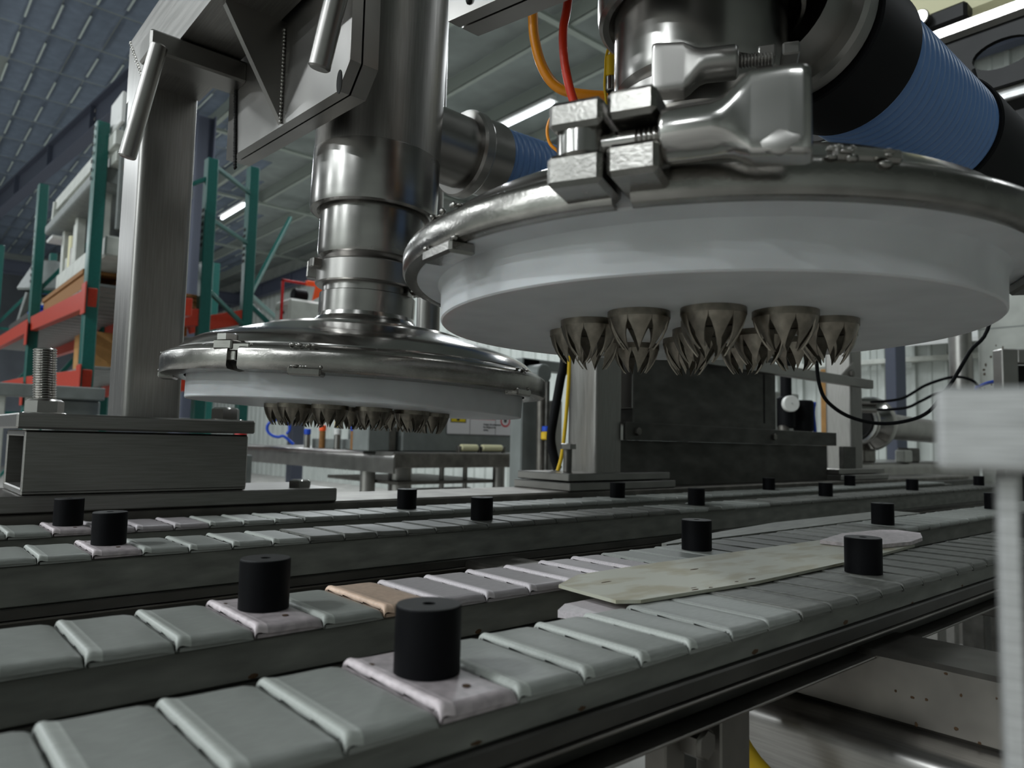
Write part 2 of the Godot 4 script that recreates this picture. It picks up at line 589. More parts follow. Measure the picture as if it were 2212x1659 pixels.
	for z in [-5.3, -7.9, -10.6, -13.4, -17.0]:
		struct("trim_%d" % t, bbox(Vector3(2.6, 5.40, z - 0.04), Vector3(8, 5.44, z + 0.04)), M.purlin, "thin pale roof strut"); t += 1
	# dark columns of the hall
	for c in [[2.9, -9.3, 0.11], [4.9, -16.6, 0.1]]:
		var st := mk()
		abox(st, Vector3(c[0] - c[2], 0, c[1] - 0.005), Vector3(c[0] + c[2], 5.0, c[1] + 0.005))
		for s in [-1, 1]: abox(st, Vector3(c[0] + s * c[2] - 0.008, 0, c[1] - 0.1), Vector3(c[0] + s * c[2] + 0.008, 5.0, c[1] + 0.1))
		struct("trim_%d" % t, st, M.beam_paint, "dark steel building column"); t += 1
	var i := 0
	for a in LAMPS:
		var seen: bool = i < 2
		var label := "unseen fluorescent tube lamp under the hall ceiling, placed to light the hall"
		if i == 0: label = "large glowing fluorescent tube lamp seen behind the orange air line"
		if i == 1: label = "small glowing fluorescent tube lamp seen between the two teal rack uprights"
		var o := thing("ceiling_lamp", label, "lamp", Vector3(a[0], LAMP_Y, a[1]), "fluorescent ceiling lamps" if seen else "fluorescent ceiling lamps out of view")
		obj("housing", box(box(mk(), Vector3(0, 0.075, 0), Vector3(0.09, 0.07, 1.25), 0.012), Vector3(0, 0.045, 0), Vector3(0.16, 0.012, 1.25), 0.004), M.white_paint, o)
		obj("tube", rod(mk(), Vector3(0, 0.01, -0.6), Vector3(0, 0.01, 0.6), 0.028, 0.004, 14), M.tube_glow, o)
		for s in [-0.5, 0.5]: obj("hanger", rod(mk(), Vector3(0, 0.1, s), Vector3(0, 0.36, s), 0.004, 0, 6), M.purlin, o)
		i += 1


# ---------------------------------------------------------------- conveyors
const BELT := 0.90
const PITCH := 0.0381
const LINK_W := 0.0739
# front edge z, first seam x, peg links, strip height
const ROWS := [[-0.2207, 0.0867, [2, 13, 24, 35, 47], 0.013], [-0.3719, 0.0796, [2, 13, 24, 36, 48], 0.021], [-0.681, 0.107, [1, 12, 24, 36, 48, 61], 0.032], [-0.851, 0.0682, [2, 13, 25, 39, 50], 0.02]]


# one chain link, origin at its left front top corner: raised rounded lip at the left, skirt in front and behind
func link_mesh(lip: float, w: float, p: float) -> Mesh:
	var xs := [[-0.0002, -0.0048], [-0.0009, -0.0028], [-0.0010, -0.0012], [-0.0004, 0.0002 * lip], [0.0006, 0.0009 * lip], [0.0019, 0.0010 * lip], [0.0034, 0.0005 * lip], [0.006, 0.0], [0.013, -0.0002], [0.024, -0.0002], [0.031, -0.0004], [p - 0.0035, -0.0010 * lip - 0.0002], [p - 0.0018, -0.0020], [p - 0.0012, -0.0048]]
	var zs := [[0.0, -0.0044], [-0.0003, -0.0026], [-0.0011, -0.0012], [-0.0024, -0.0003], [-0.0045, 0.0], [-w * 0.33, 0.0], [-w * 0.67, 0.0], [-w + 0.0045, 0.0], [-w + 0.0024, -0.0003], [-w + 0.0011, -0.0012], [-w + 0.0003, -0.0026], [-w, -0.0044]]
	var g := []
	for z in zs:
		var row := []
		for x in xs:
			var y: float = x[1] + z[1]
			row.append(Vector3(x[0], maxf(y, -0.0062), z[0]))
		g.append(row)
	var st := mk()
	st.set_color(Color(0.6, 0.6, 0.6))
	var nr := []
	for j in zs.size():
		var row := []
		for i in xs.size():
			var du: Vector3 = g[j][mini(i + 1, xs.size() - 1)] - g[j][maxi(i - 1, 0)]
			var dv: Vector3 = g[mini(j + 1, zs.size() - 1)][i] - g[maxi(j - 1, 0)][i]
			var n := dv.cross(du).normalized()
			row.append(-n if n.y < -0.01 or (absf(n.y) <= 0.01 and n.dot(g[j][i] - Vector3(p * 0.5, -0.01, -w * 0.5)) < 0) else n)
		nr.append(row)
	for j in zs.size() - 1:
		for i in xs.size() - 1:
			var pale_lip: bool = lip > 0.5 and i >= 2 and i <= 6
			st.set_color(Color(1, 1, 1) if pale_lip else Color(0.6, 0.6, 0.6))  # paler lip colour holds caught light as well as wear
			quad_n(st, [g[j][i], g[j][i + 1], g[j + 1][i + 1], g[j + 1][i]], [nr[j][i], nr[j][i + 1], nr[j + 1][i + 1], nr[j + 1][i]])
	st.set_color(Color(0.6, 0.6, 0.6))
	abox(st, Vector3(0.001, -0.0066, -w + 0.001), Vector3(p - 0.002, -0.0046, -0.001))
	return st.commit()


func build_conveyors() -> void:
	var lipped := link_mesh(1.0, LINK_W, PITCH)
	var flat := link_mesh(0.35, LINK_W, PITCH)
	var peg := mk()
	lathe(peg, [Vector2(0, 0), Vector2(0.0139, 0), Vector2(0.0139, 0.0268), Vector2(0.0136, 0.0273), Vector2(0.0028, 0.0273)], Transform3D(), 40)
	lathe(peg, [Vector2(0.0028, 0.0273), Vector2(0.0028, 0.0225), Vector2(0, 0.0225)], Transform3D(), 16)
	var peg_mesh := peg.commit()
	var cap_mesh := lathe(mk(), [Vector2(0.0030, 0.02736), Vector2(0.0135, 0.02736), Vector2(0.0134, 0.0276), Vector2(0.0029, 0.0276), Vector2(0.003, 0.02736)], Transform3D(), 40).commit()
	var pit := lathe(mk(), [Vector2(0.0016, 0.0), Vector2(0.0018, 0.0004), Vector2(0, 0.0004)], Transform3D(), 10).commit()
	var names := ["nearest conveyor chain of grey-green links with the largest black peg", "second conveyor chain from the front, with the one peach link", "third conveyor chain from the front, beyond the wide dark gap", "farthest conveyor chain, running along the foot of the square post"]
	for r in 4:
		var row: Array = ROWS[r]
		var chain := thing("conveyor_chain", names[r], "conveyor chain", Vector3(row[1], BELT, row[0]), "flat-top conveyor chains")
		var lo := -13
		for k in range(lo, 66):
			var m: Material = M.link_green
			var mesh := lipped
			var white: bool = k in row[2]
			if r == 0 and k >= 7: m = M.link_grey; mesh = flat
			if r == 0 and k in [7, 8]: m = M.link_green
			if r == 1:
				if k >= 14: m = M.link_grey; mesh = flat
				if k >= 5 and k <= 10: m = M.link_lilac
				if k in [11, 12, 13]: m = M.link_green; mesh = flat
				if k == 4: m = M.link_peach
				if k >= 24: m = M.link_green
			if r == 2:
				if k >= 6: m = M.link_grey; mesh = flat
				if k in [22, 23, 25, 26, 27, 28]: m = M.link_green
			if r == 3:
				if k < 0: m = M.link_lilac
				if k >= 3 and k <= 5: m = M.link_lilac
				if k >= 9: mesh = flat
			if white and k < 12: m = M.link_white; mesh = lipped
			var dy := rng.randf_range(-0.0003, 0.0003) + (0.0007 if (white and k < 12) or m == M.link_peach else 0.0)
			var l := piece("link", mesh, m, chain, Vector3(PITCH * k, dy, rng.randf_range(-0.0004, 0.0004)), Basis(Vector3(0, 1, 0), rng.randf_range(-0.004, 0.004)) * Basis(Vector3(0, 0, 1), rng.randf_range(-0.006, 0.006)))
			if m == M.link_white: l.set_meta("label", "white link carrying a black peg")
			if m == M.link_peach: l.set_meta("label", "peach coloured link")
			if white:
				var g := piece("peg", peg_mesh, M.peg_black, l, Vector3(PITCH * 0.5, 0.0002, -LINK_W * 0.5 - 0.001))
				g.set_meta("label", "black round peg with a small hole in its top")
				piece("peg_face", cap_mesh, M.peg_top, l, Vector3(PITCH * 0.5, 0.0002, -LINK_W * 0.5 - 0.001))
				if k < 12:
					for s in [[0.55, 0.18], [0.12, 0.8]]:
						piece("rivet_hole", pit, M.rust, l, Vector3(PITCH * s[0], -0.0001, -LINK_W * s[1]))
		build_rail_under(r, row)


func build_rail_under(r: int, row: Array) -> void:
	var names := ["greenish plastic wear strip on a dark steel channel, under the nearest chain", "greenish wear strip on a dark channel under the second chain", "tall grey-green wear strip on a channel under the third chain", "wear strip and channel under the farthest chain"]
	var x0 := -0.45
	var x1 := 2.65
	var z: float = row[0]
	var top := BELT - 0.0066
	var h: float = row[3]
	var o := thing("conveyor_bed", names[r], "conveyor bed", Vector3(x0, 0.0, z), "conveyor beds")
	var L := x1 - x0
	obj("wear_strip", abox(mk(), Vector3(0, top - h, -LINK_W + 0.004), Vector3(L, top, -0.0035), 0.0012), M.strip_green, o)
	var y := top - h
	var ch := mk()
	abox(ch, Vector3(0, y - 0.0095, -LINK_W + 0.001), Vector3(L, y, -0.0008), 0.001)
	abox(ch, Vector3(0, y - 0.0245, -LINK_W + 0.006), Vector3(L, y - 0.0095, -0.013), 0.001)
	obj("side_channel", ch, M.steel_dark, o)
	obj("upper_lip", abox(mk(), Vector3(0, y - 0.0112, -LINK_W), Vector3(L, y - 0.0095, 0.0012), 0.0006), M.steel_grimy, o)
	obj("lower_lip", abox(mk(), Vector3(0, y - 0.0262, -LINK_W), Vector3(L, y - 0.0245, 0.0004), 0.0006), M.steel_grimy, o)
	# rust blots along the strip of the nearest frame
	if r < 2:
		for k in 9:
			var st := lump(mk(), Vector3(0.5 + 0.115 * k + rng.randf_range(-0.04, 0.04), y + rng.randf_range(0.0005, 0.003), -0.0036), Vector3(rng.randf_range(0.0015, 0.004), rng.randf_range(0.0006, 0.0016), 0.0003), Basis(), 6)
			var b := obj("rust_blot", st, M.rust, o)
			b.set_meta("label", "rust blot")


# ---------------------------------------------------------------- gantry with the square post
func yz_prism(st: SurfaceTool, poly: Array, x0: float, x1: float) -> SurfaceTool:  # polygon of (z, y) pushed along x
	return prism(st, poly, x1 - x0, Transform3D(Basis(Vector3(0, 0, 1), Vector3(0, 1, 0), Vector3(1, 0, 0)), Vector3(x0, 0, 0)))


func build_gantry() -> void:
	# rail that carries the stands, behind the farthest chain
	var rail := thing("frame_rail", "long grey steel frame rail behind the farthest chain, carrying both stands", "frame rail")
	obj("top_bar", abox(mk(), Vector3(-0.5, 0.868, -1.13), Vector3(3.2, 0.9068, -0.97), 0.003), M.steel_grimy, rail)
	obj("inner_bar", abox(mk(), Vector3(-0.5, 0.845, -0.966), Vector3(3.2, 0.8945, -0.945), 0.002), M.steel_dark, rail)
	for x in [-0.4, 0.62, 1.7, 3.0]: obj("leg", abox(mk(), Vector3(x - 0.04, 0, -1.09), Vector3(x + 0.04, 0.868, -1.01), 0.004), M.steel_y, rail)

	var g := thing("gantry_stand", "square steel post on a bolted base at the left, with its arm reaching overhead", "gantry")
	obj("long_plate", abox(mk(), Vector3(-0.2, 0.907, -1.128), Vector3(0.5155, 0.9258, -0.969), 0.0015), M.steel_x, g)
	var blk := mk()
	abox(blk, Vector3(0.131, 0.929, -0.982), Vector3(0.384, 0.9985, -0.975), 0.0015)
	abox(blk, Vector3(0.131, 0.929, -1.118), Vector3(0.384, 0.9985, -1.111), 0.0015)
	abox(blk, Vector3(0.131, 0.9262, -1.118), Vector3(0.384, 0.934, -0.976), 0.0015)
	abox(blk, Vector3(0.131, 0.9925, -1.118), Vector3(0.384, 0.9995, -0.976), 0.0015)
	obj("base_tube", blk, M.steel_x, g)
	obj("tube_end", abox(mk(), Vector3(0.155, 0.934, -1.111), Vector3(0.158, 0.9925, -0.982)), M.near_black, g)  # dark sheet standing in for the shade inside the open tube
	obj("top_plate", abox(mk(), Vector3(0.1205, 1.001, -1.13), Vector3(0.387, 1.0183, -0.96), 0.002), M.steel_x, g)
	# post and arm, mitred
	var R := 0.006
	var post := mk()
	loft(post, [[1.0183, 0.275, -1.065, 0.035, 0.045, 11.0], [1.46, 0.275, -1.065, 0.035, 0.045, 11.0]], Transform3D(Basis(Vector3(0, 1, 0), Vector3(1, 0, 0), Vector3(0, 0, 1)), Vector3.ZERO), 72)
	yz_prism(post, [Vector2(-1.11, 1.459), Vector2(-1.02, 1.459), Vector2(-1.11, 1.548)], 0.24, 0.31)
	obj("post", post, M.steel_y, g)
	var arm := mk()
	yz_prism(arm, [Vector2(-1.021, 1.455), Vector2(-0.1, 1.455), Vector2(-0.1, 1.548), Vector2(-1.1105, 1.548)], 0.2398, 0.3102)
	obj("arm", arm, M.steel_z, g)
	var weld := mk()
	for k in 16:
		var s := k / 15.0
		lump(weld, Vector3(0.2397, 1.548 - 0.09 * s, -1.109 + 0.088 * s), Vector3(0.0012, 0.0034, 0.0034), Basis(), 5)
	obj("weld_bead", weld, M.steel_cast, g)
	# flange plates that carry the two heads, gussets, clamp bars and handles
	for f in [[-0.92, -0.602, 1.3452, 1.3285, -0.758, -0.866], [-0.446, -0.13, 1.3215, 1.271, -0.29, -0.40]]:
		var lo: float = f[0]
		var hi: float = f[1]
		var y_at := func(z: float) -> float: return f[2] + (f[3] - f[2]) * (z - lo) / (hi - lo)
		var poly := [Vector2(lo, f[2]), Vector2(hi - 0.022, y_at.call(hi - 0.022)), Vector2(hi, f[3] + 0.024), Vector2(hi, 1.56), Vector2(lo, 1.56)]
		obj("flange_plate", yz_prism(mk(), poly, 0.316, 0.3275), M.steel_satin, g)
		obj("flange_plate", yz_prism(mk(), poly, 0.3295, 0.346), M.steel_satin, g)
		var gx := Transform3D(Basis(), Vector3(0, 0, f[4] - 0.004))
		obj("gusset", prism(mk(), [Vector2(0.316, y_at.call(f[4]) + 0.003), Vector2(0.316, 1.455), Vector2(0.25, 1.455), Vector2(0.25, 1.45)], 0.008, gx), M.steel_satin, g)
		var gw := mk()
		for k in 26: lump(gw, Vector3(0.3145, y_at.call(f[4]) + 0.004 + 0.0042 * k, f[4] + 0.0048), Vector3(0.002, 0.0024, 0.0018), Basis(), 4)
		obj("weld_bead", gw, M.steel_cast, g)
		obj("clamp_bar", abox(mk(), Vector3(0.207, 1.427, f[5] - 0.044), Vector3(0.318, 1.4535, f[5]), 0.0025), M.steel_satin, g)
		var bw := mk()
		for k in 30: lump(bw, Vector3(0.3148, 1.43 - 0.0036 * k, f[5] - 0.03 + 0.0004 * k), Vector3(0.0022, 0.003, 0.003), Basis(), 4)
		obj("weld_bead", bw, M.near_black, g)
	obj("slot", prism(mk(), _oval(0.0055, 0.012), 0.0006, Transform3D(Basis(Vector3(0, 0, 1), Vector3(0, 1, 0), Vector3(-1, 0, 0)), Vector3(0.3162, 1.338, -0.622))), M.near_black, g)  # flush black oval painting the darkness of a slot hole
	obj("handle", rod(mk(), Vector3(0.2155, 1.434, -0.861), Vector3(0.1962, 1.3055, -0.888), 0.0092, 0.0018, 24), M.steel_satin, g)
	obj("handle", rod(mk(), Vector3(0.3035, 1.462, -0.585), Vector3(0.293, 1.341, -0.619), 0.0105, 0.0018, 24), M.steel_satin, g)
	obj("clamp_bar", abox(mk(), Vector3(0.24, 1.455, -0.61), Vector3(0.318, 1.48, -0.565), 0.0025), M.steel_satin, g)
	# bolts of the base
	obj("stud", thread(mk(), Vector3(0.158, 1.0183, -1.04), Vector3(0.154, 1.0985, -1.04), 0.0128, 0.0029, 0.0017, 28), M.steel_polished, g)
	obj("nut", hexnut(mk(), Vector3(0.158, 1.0205, -1.04), Vector3.UP, 0.0205, 0.0165), M.steel_satin, g)
	obj("washer", rod(mk(), Vector3(0.158, 1.0183, -1.04), Vector3(0.158, 1.0206, -1.04), 0.0235, 0.0005, 28), M.steel_polished, g)
	obj("nut", hexnut(mk(), Vector3(0.3755, 1.0205, -1.04), Vector3.UP, 0.0195, 0.0165), M.steel_polished, g)
	obj("washer", rod(mk(), Vector3(0.3755, 1.0183, -1.04), Vector3(0.3755, 1.0206, -1.04), 0.0235, 0.0005, 28), M.steel_polished, g)
	obj("bolt", hexnut(mk(), Vector3(0.4725, 0.9258, -1.0), Vector3.UP, 0.0165, 0.0115), M.steel_polished, g)


func _oval(a: float, b: float) -> Array:
	var p := []
	for k in 24: p.append(Vector2(a * cos(TAU * k / 24), b * sin(TAU * k / 24)))
	return p


# ---------------------------------------------------------------- suction heads
func cup_mesh() -> Mesh:
	var st := mk()
	var ro := 0.0190
	var rt := 0.0094
	var hh := 0.0232
	var th := 0.0011
	var pt := func(a: float, h: float, inner: bool) -> Vector3:
		var s := clampf((h - 0.004) / (hh - 0.004), 0.0, 1.0)
		var r := lerpf(ro, rt, s) + 0.0016 * sin(PI * s) - (th if inner else 0.0)
		return Vector3(r * cos(a), -h, r * sin(a))
	lathe(st, [Vector2(ro - 0.0026, 0.0003), Vector2(ro - 0.0026, -0.0075), Vector2(ro - th, -0.0075), Vector2(ro - 0.0002, -0.0072)].slice(0, 2), Transform3D(), 32)
	lathe(st, [Vector2(ro + 0.0002, -0.0042), Vector2(ro + 0.0002, 0.0)], Transform3D(), 40)
	var lv := [0.0036, 0.0066, 0.0105, 0.0152, 0.0196, hh]
	var wd := [22.5, 21.8, 16.6, 11.0, 5.6, 0.6]
	for k in 8:
		var c := TAU * k / 8
		for i in lv.size() - 1:
			var m := 5
			for j in m:
				var p := []
				var q := []
				var n := []
				for e in [[i, j], [i, j + 1], [i + 1, j + 1], [i + 1, j]]:
					var w: float = deg_to_rad(wd[e[0]]) * (2.0 * e[1] / m - 1.0)
					p.append(pt.call(c + w, lv[e[0]], false))
					q.append(pt.call(c + w, lv[e[0]], true))
					n.append(Vector3(cos(c + w * 1.3), -0.42, sin(c + w * 1.3)).normalized())
				quad_n(st, p, n)
				quad_n(st, q, [-n[0], -n[1], -n[2], -n[3]])
			for s in [-1.0, 1.0]:
				var a0: float = c + s * deg_to_rad(wd[i])
				var a1: float = c + s * deg_to_rad(wd[i + 1])
				var nn := Vector3(-sin(c) * s, -0.25, cos(c) * s).normalized()
				quad(st, pt.call(a0, lv[i], false), pt.call(a1, lv[i + 1], false), pt.call(a1, lv[i + 1], true), pt.call(a0, lv[i], true), nn)
	return st.commit()


# frame on the rim of a head: x along the rim (to the right as the photograph sees it), y up, z outwards
func rim(phi: float, r: float, y: float) -> Transform3D:
	var a := deg_to_rad(phi)
	var er := Vector3(cos(a), 0, sin(a))
	return Transform3D(Basis(Vector3(sin(a), 0, -cos(a)), Vector3.UP, er), er * r + Vector3(0, y, 0))


func wing_nut(st: SurfaceTool, xf: Transform3D, s: float) -> void:
	var secs := [[0.0, 0, 0, 0.0095, 0.0095, 2.0], [0.0008, 0, 0, 0.0112, 0.0112, 2.0], [0.0025, 0, 0, 0.0121, 0.0121, 2.0], [0.012, 0, 0, 0.0123, 0.0123, 2.0], [0.0225, 0.0, 0, 0.0122, 0.0122, 2.0], [0.0270, 0.0004, 0, 0.0128, 0.0116, 2.3], [0.0308, 0.0012, 0, 0.0147, 0.0106, 2.8], [0.0338, 0.0018, 0, 0.0168, 0.0098, 3.6], [0.0366, 0.002, 0, 0.0179, 0.0094, 5.0], [0.0385, 0.002, 0, 0.0183, 0.0092, 8.0], [0.052, 0.0012, 0, 0.0187, 0.0088, 9.0], [0.0575, 0.0006, 0, 0.0188, 0.0086, 9.0], [0.0598, 0.0004, 0, 0.0184, 0.008, 8.0], [0.0608, 0.0003, 0, 0.0174, 0.007, 6.0]]
	var t := Transform3D(xf.basis.scaled(Vector3(s, s, s)), xf.origin)
	t.basis = xf.basis * Basis.from_scale(Vector3(s, s, s))
	loft(st, secs, t, 44)


func head(called_label: String, at: Vector3, R: float, lean: Basis, big_nut: bool) -> Node3D:
	var o := thing("suction_gripper", called_label, "suction gripper", at, "suction heads on the gantry")
	o.transform = Transform3D(lean, at)
	var rf := R + 0.0175
	var ro := R + 0.0265
	# plastic pad with a step
	var pad := [Vector2(0, 0), Vector2(R - 0.001, 0), Vector2(R, 0.001), Vector2(R + 0.0004, 0.021), Vector2(R + 0.0026, 0.0248), Vector2(R + 0.0068, 0.0262), Vector2(rf - 0.001, 0.0268), Vector2(rf, 0.028), Vector2(rf, 0.042), Vector2(0, 0.042)]
	if not big_nut: pad = [Vector2(0, 0), Vector2(R - 0.001, 0), Vector2(R, 0.001), Vector2(R + 0.0005, 0.042), Vector2(0, 0.042)]
	obj("pad", lathe(mk(), pad, Transform3D(), 128), M.pad_white, o)
	# crowns of pointed teeth under the pad
	var cup := cup_mesh()
	var spots := []
	for k in 12: spots.append(Vector2(0.0865 * cos(deg_to_rad(20 + 30 * k)), 0.0865 * sin(deg_to_rad(20 + 30 * k))))
	spots.append(Vector2(-0.004, 0.004))
	for k in 3: spots.append(Vector2(0.042 * cos(deg_to_rad(-45 + 90 * k)), 0.042 * sin(deg_to_rad(-45 + 90 * k))))
	for s in spots:
		piece("toothed_cup", cup, M.cup_metal, o, Vector3(s.x, 0.0, s.y), Basis(Vector3.UP, rng.randf_range(0, 0.78)))
	# clamp ring around the rim, open where the lugs sit
	var prof := [Vector2(rf - 0.0030, 0.0278), Vector2(ro - 0.006, 0.0262), Vector2(ro - 0.0016, 0.0276), Vector2(ro, 0.0304), Vector2(ro, 0.0405), Vector2(ro - 0.0016, 0.0438), Vector2(ro - 0.008, 0.0475), Vector2(rf - 0.006, 0.0495), Vector2(rf - 0.0075, 0.048), Vector2(rf + 0.0022, 0.043), Vector2(rf + 0.0022, 0.0296), Vector2(rf - 0.0030, 0.0278)]
	if not big_nut:
		for k in prof.size():
			if prof[k].y < 0.033: prof[k] = Vector2(minf(prof[k].x, prof[k].x - 0.012 * float(prof[k].x < rf + 0.005)), prof[k].y - 0.004)
	var gap := deg_to_rad(155.0 if big_nut else 152.0)
	var half := deg_to_rad(1.2 if big_nut else 1.6)
	var ring := lathe(mk(), prof, Transform3D(), 120, 38.0, gap + half, gap - half + TAU)
	lids(ring, prof, Transform3D(), gap + half, gap - half + TAU)
	obj("clamp_ring", ring, M.steel_cast, o)
	# hinge tabs and weld lumps on the ring
	var tabs := [[188.0, 0.034], [60.0, 0.034]] if big_nut else [[133.0, 0.03], [205.0, 0.03], [70.0, 0.03]]
	for t in tabs:
		var f := rim(t[0], ro, 0.0)
		var st := mk()
		box(st, f * Vector3(0, 0.0235, -0.007), Vector3(t[1], 0.0075, 0.0165), 0.0016, f.basis)
		for k in 16:
			var side := -1.0 if k % 2 == 0 else 1.0
			lump(st, f * Vector3(rng.randf_range(-0.5, 0.5) * t[1], 0.0278 if side < 0 else 0.0468, rng.randf_range(-0.006, 0.0006)), Vector3(rng.randf_range(0.0014, 0.0032), rng.randf_range(0.0008, 0.0018), rng.randf_range(0.0012, 0.002)), f.basis, 5)
		obj("hinge_tab", st, M.steel_cast, o)
	if big_nut:
		var f := rim(125.5, ro, 0.0)
		var st := box(mk(), f * Vector3(0, 0.046, -0.004), Vector3(0.032, 0.006, 0.008), 0.0015, f.basis)
		for k in 14:
			lump(st, f * Vector3(rng.randf_range(-0.018, 0.014), rng.randf_range(0.041, 0.049), rng.randf_range(-0.003, 0.0005)), Vector3(rng.randf_range(0.002, 0.004), rng.randf_range(0.001, 0.002), 0.0016), f.basis, 6)
		obj("hinge_tab", st, M.steel_cast, o)
	# turned cover and neck
	obj("cover", lathe(mk(), [Vector2(rf - 0.003, 0.042), Vector2(rf - 0.0055, 0.0505), Vector2(R + 0.004, 0.0585), Vector2(R - 0.006, 0.0645), Vector2(R - 0.022, 0.0700), Vector2(R * 0.72, 0.0795), Vector2(R * 0.61, 0.0845), Vector2(R * 0.605, 0.0868), Vector2(R * 0.59, 0.0874), Vector2(R * 0.40, 0.0938), Vector2(0.0605, 0.0985), Vector2(0.0565, 0.1025), Vector2(0.0553, 0.107)], Transform3D(), 128, 24.0), M.steel_polished, o)
	obj("neck", lathe(mk(), [Vector2(0.0553, 0.107), Vector2(0.0553, 0.1305), Vector2(0.0546, 0.1312), Vector2(0.0525, 0.1312), Vector2(0.0525, 0.1420)], Transform3D(), 72), M.steel_turned, o)
	var cp := [Vector2(0.0525, 0.1410), Vector2(0.0595, 0.1400), Vector2(0.0612, 0.1415), Vector2(0.0612, 0.1640), Vector2(0.0598, 0.1655), Vector2(0.0525, 0.1670), Vector2(0.0525, 0.1410)]
	obj("neck_clamp", lathe(mk(), cp, Transform3D(), 72), M.steel_satin, o)
	obj("spool", lathe(mk(), [Vector2(0.0525, 0.1665), Vector2(0.0570, 0.1705), Vector2(0.0600, 0.1735), Vector2(0.0612, 0.1790), Vector2(0.0612, 0.236)], Transform3D(), 72), M.steel_turned, o)
	obj("sleeve", lathe(mk(), [Vector2(0.0612, 0.2315), Vector2(0.0655, 0.2272), Vector2(0.0700, 0.2262), Vector2(0.0730, 0.2282), Vector2(0.0738, 0.2330), Vector2(0.0738, 0.2950), Vector2(0.0732, 0.2956)], Transform3D(), 84), M.steel_turned, o)
	obj("pipe", lathe(mk(), [Vector2(0.0733, 0.2950), Vector2(0.0733, 0.72), Vector2(0, 0.72)], Transform3D(), 84), M.steel_y, o)
	# side port for the hose
	var py: float = (1.312 if big_nut else 1.374) - at.y
	var pz: float = 0.045 if big_nut else 0.0
	var plen := 0.06 if big_nut else 0.128
	var port := mk()
	lathe(port, [Vector2(0.0455, 0.02), Vector2(0.0455, plen), Vector2(0.0, plen)], axis_xf(Vector3(0.0, py, pz), Vector3(1.0, py, pz)), 48)
	obj("side_port", port, M.steel_satin, o)
	obj("port_ring", lathe(mk(), [Vector2(0.044, plen - 0.01), Vector2(0.054, plen - 0.01), Vector2(0.0565, plen - 0.0065), Vector2(0.0565, plen + 0.0045), Vector2(0.054, plen + 0.008), Vector2(0.044, plen + 0.008)], axis_xf(Vector3(0.0, py, pz), Vector3(1.0, py, pz)), 56), M.steel_satin, o)
	if big_nut:
		# the big clamp lugs, T-bolt and wing nut
		var f := rim(155.4, 0.2005, 0.0)
		var s := 0.96
		for d in [[-0.0262, -0.0008, 0.0302, 0.0452], [-0.0258, -0.0008, 0.0562, 0.0690], [0.0010, 0.0235, 0.0318, 0.0462], [0.0010, 0.0225, 0.0575, 0.0700]]:
			var lug := box(mk(), f * Vector3((d[0] + d[1]) * 0.5, (d[2] + d[3]) * 0.5, 0.0125), Vector3(d[1] - d[0], d[3] - d[2], 0.036), 0.0022, f.basis)
			obj("clamp_lug", lug, M.steel_cast, o)
		obj("clamp_lug", box(mk(), f * Vector3(-0.0145, 0.0505, 0.0), Vector3(0.02, 0.03, 0.008), 0.001, f.basis), M.steel_cast, o)
		obj("clamp_lug", box(mk(), f * Vector3(0.013, 0.0515, 0.0), Vector3(0.02, 0.03, 0.008), 0.001, f.basis), M.steel_cast, o)
		var bolt := mk()
		rod(bolt, f * Vector3(-0.0135, 0.0447, 0.0175), f * Vector3(-0.0135, 0.0572, 0.0175), 0.0118, 0.0012, 32)
		rod(bolt, f * Vector3(-0.01, 0.0508, 0.018), f * Vector3(0.012, 0.0508, 0.018), 0.0052, 0.0004, 16)
		thread(bolt, f * Vector3(0.008, 0.0508, 0.018), f * Vector3(0.034, 0.0508, 0.018), 0.0052, 0.0021, 0.0011, 18)
		obj("eye_bolt", bolt, M.steel_polished, o)
		var nut := mk()
		wing_nut(nut, Transform3D(f.basis, f * Vector3(0.0225, 0.0505, 0.018)), 0.98)
		obj("wing_nut", nut, M.steel_polished, o)
		obj("nut_hole", lump(mk(), f * Vector3(0.0705, 0.0388, 0.0258), Vector3(0.0092, 0.0052, 0.0012), f.basis, 8), M.steel_satin, o)
		# the smaller wing nut on the neck clamp
		var u := rim(147.0, 0.0612, 0.153)
		var n2 := mk()
		wing_nut(n2, Transform3D(u.basis * Basis(Vector3(0, 0, 1), PI), u * Vector3(0.0255, 0.003, 0.0135)), 0.86)
		thread(n2, u * Vector3(0.0245, 0.003, 0.0135), u * Vector3(0.046, 0.003, 0.0135), 0.0042, 0.0018, 0.0009, 16)
		obj("wing_nut", n2, M.steel_satin, o)
		for d in [0.036, 0.05]:
			obj("clamp_lug", box(mk(), u * Vector3(d + 0.006, 0.0065, 0.006), Vector3(0.01, 0.008, 0.022), 0.001, u.basis), M.steel_satin, o)
	else:
		var f := rim(152.0, 0.2, 0.0)
		var lug := mk()
		box(lug, f * Vector3(-0.0125, 0.0455, 0.006), Vector3(0.021, 0.009, 0.014), 0.0012, f.basis)
		box(lug, f * Vector3(0.0035, 0.0432, 0.006), Vector3(0.026, 0.008, 0.01), 0.0012, f.basis)
		box(lug, f * Vector3(-0.004, 0.0365, 0.006), Vector3(0.010, 0.011, 0.008), 0.0008, f.basis)
		obj("clamp_lug", lug, M.steel_cast, o)
		obj("bolt", hexnut(mk(), f * Vector3(-0.0125, 0.0495, 0.006), lean.inverse() * Vector3.UP, 0.0095, 0.0065), M.steel_polished, o)
		for d in [206.0, 186.0]:
			var u := rim(d, 0.0612, 0.1565)
			obj("clamp_lug", box(mk(), u * Vector3(0, 0.0 if d > 200 else 0.004, 0.004), Vector3(0.012, 0.02 if d > 200 else 0.011, 0.012), 0.0014, u.basis), M.steel_satin, o)
		var w := rim(60.0, 0.0612, 0.138)
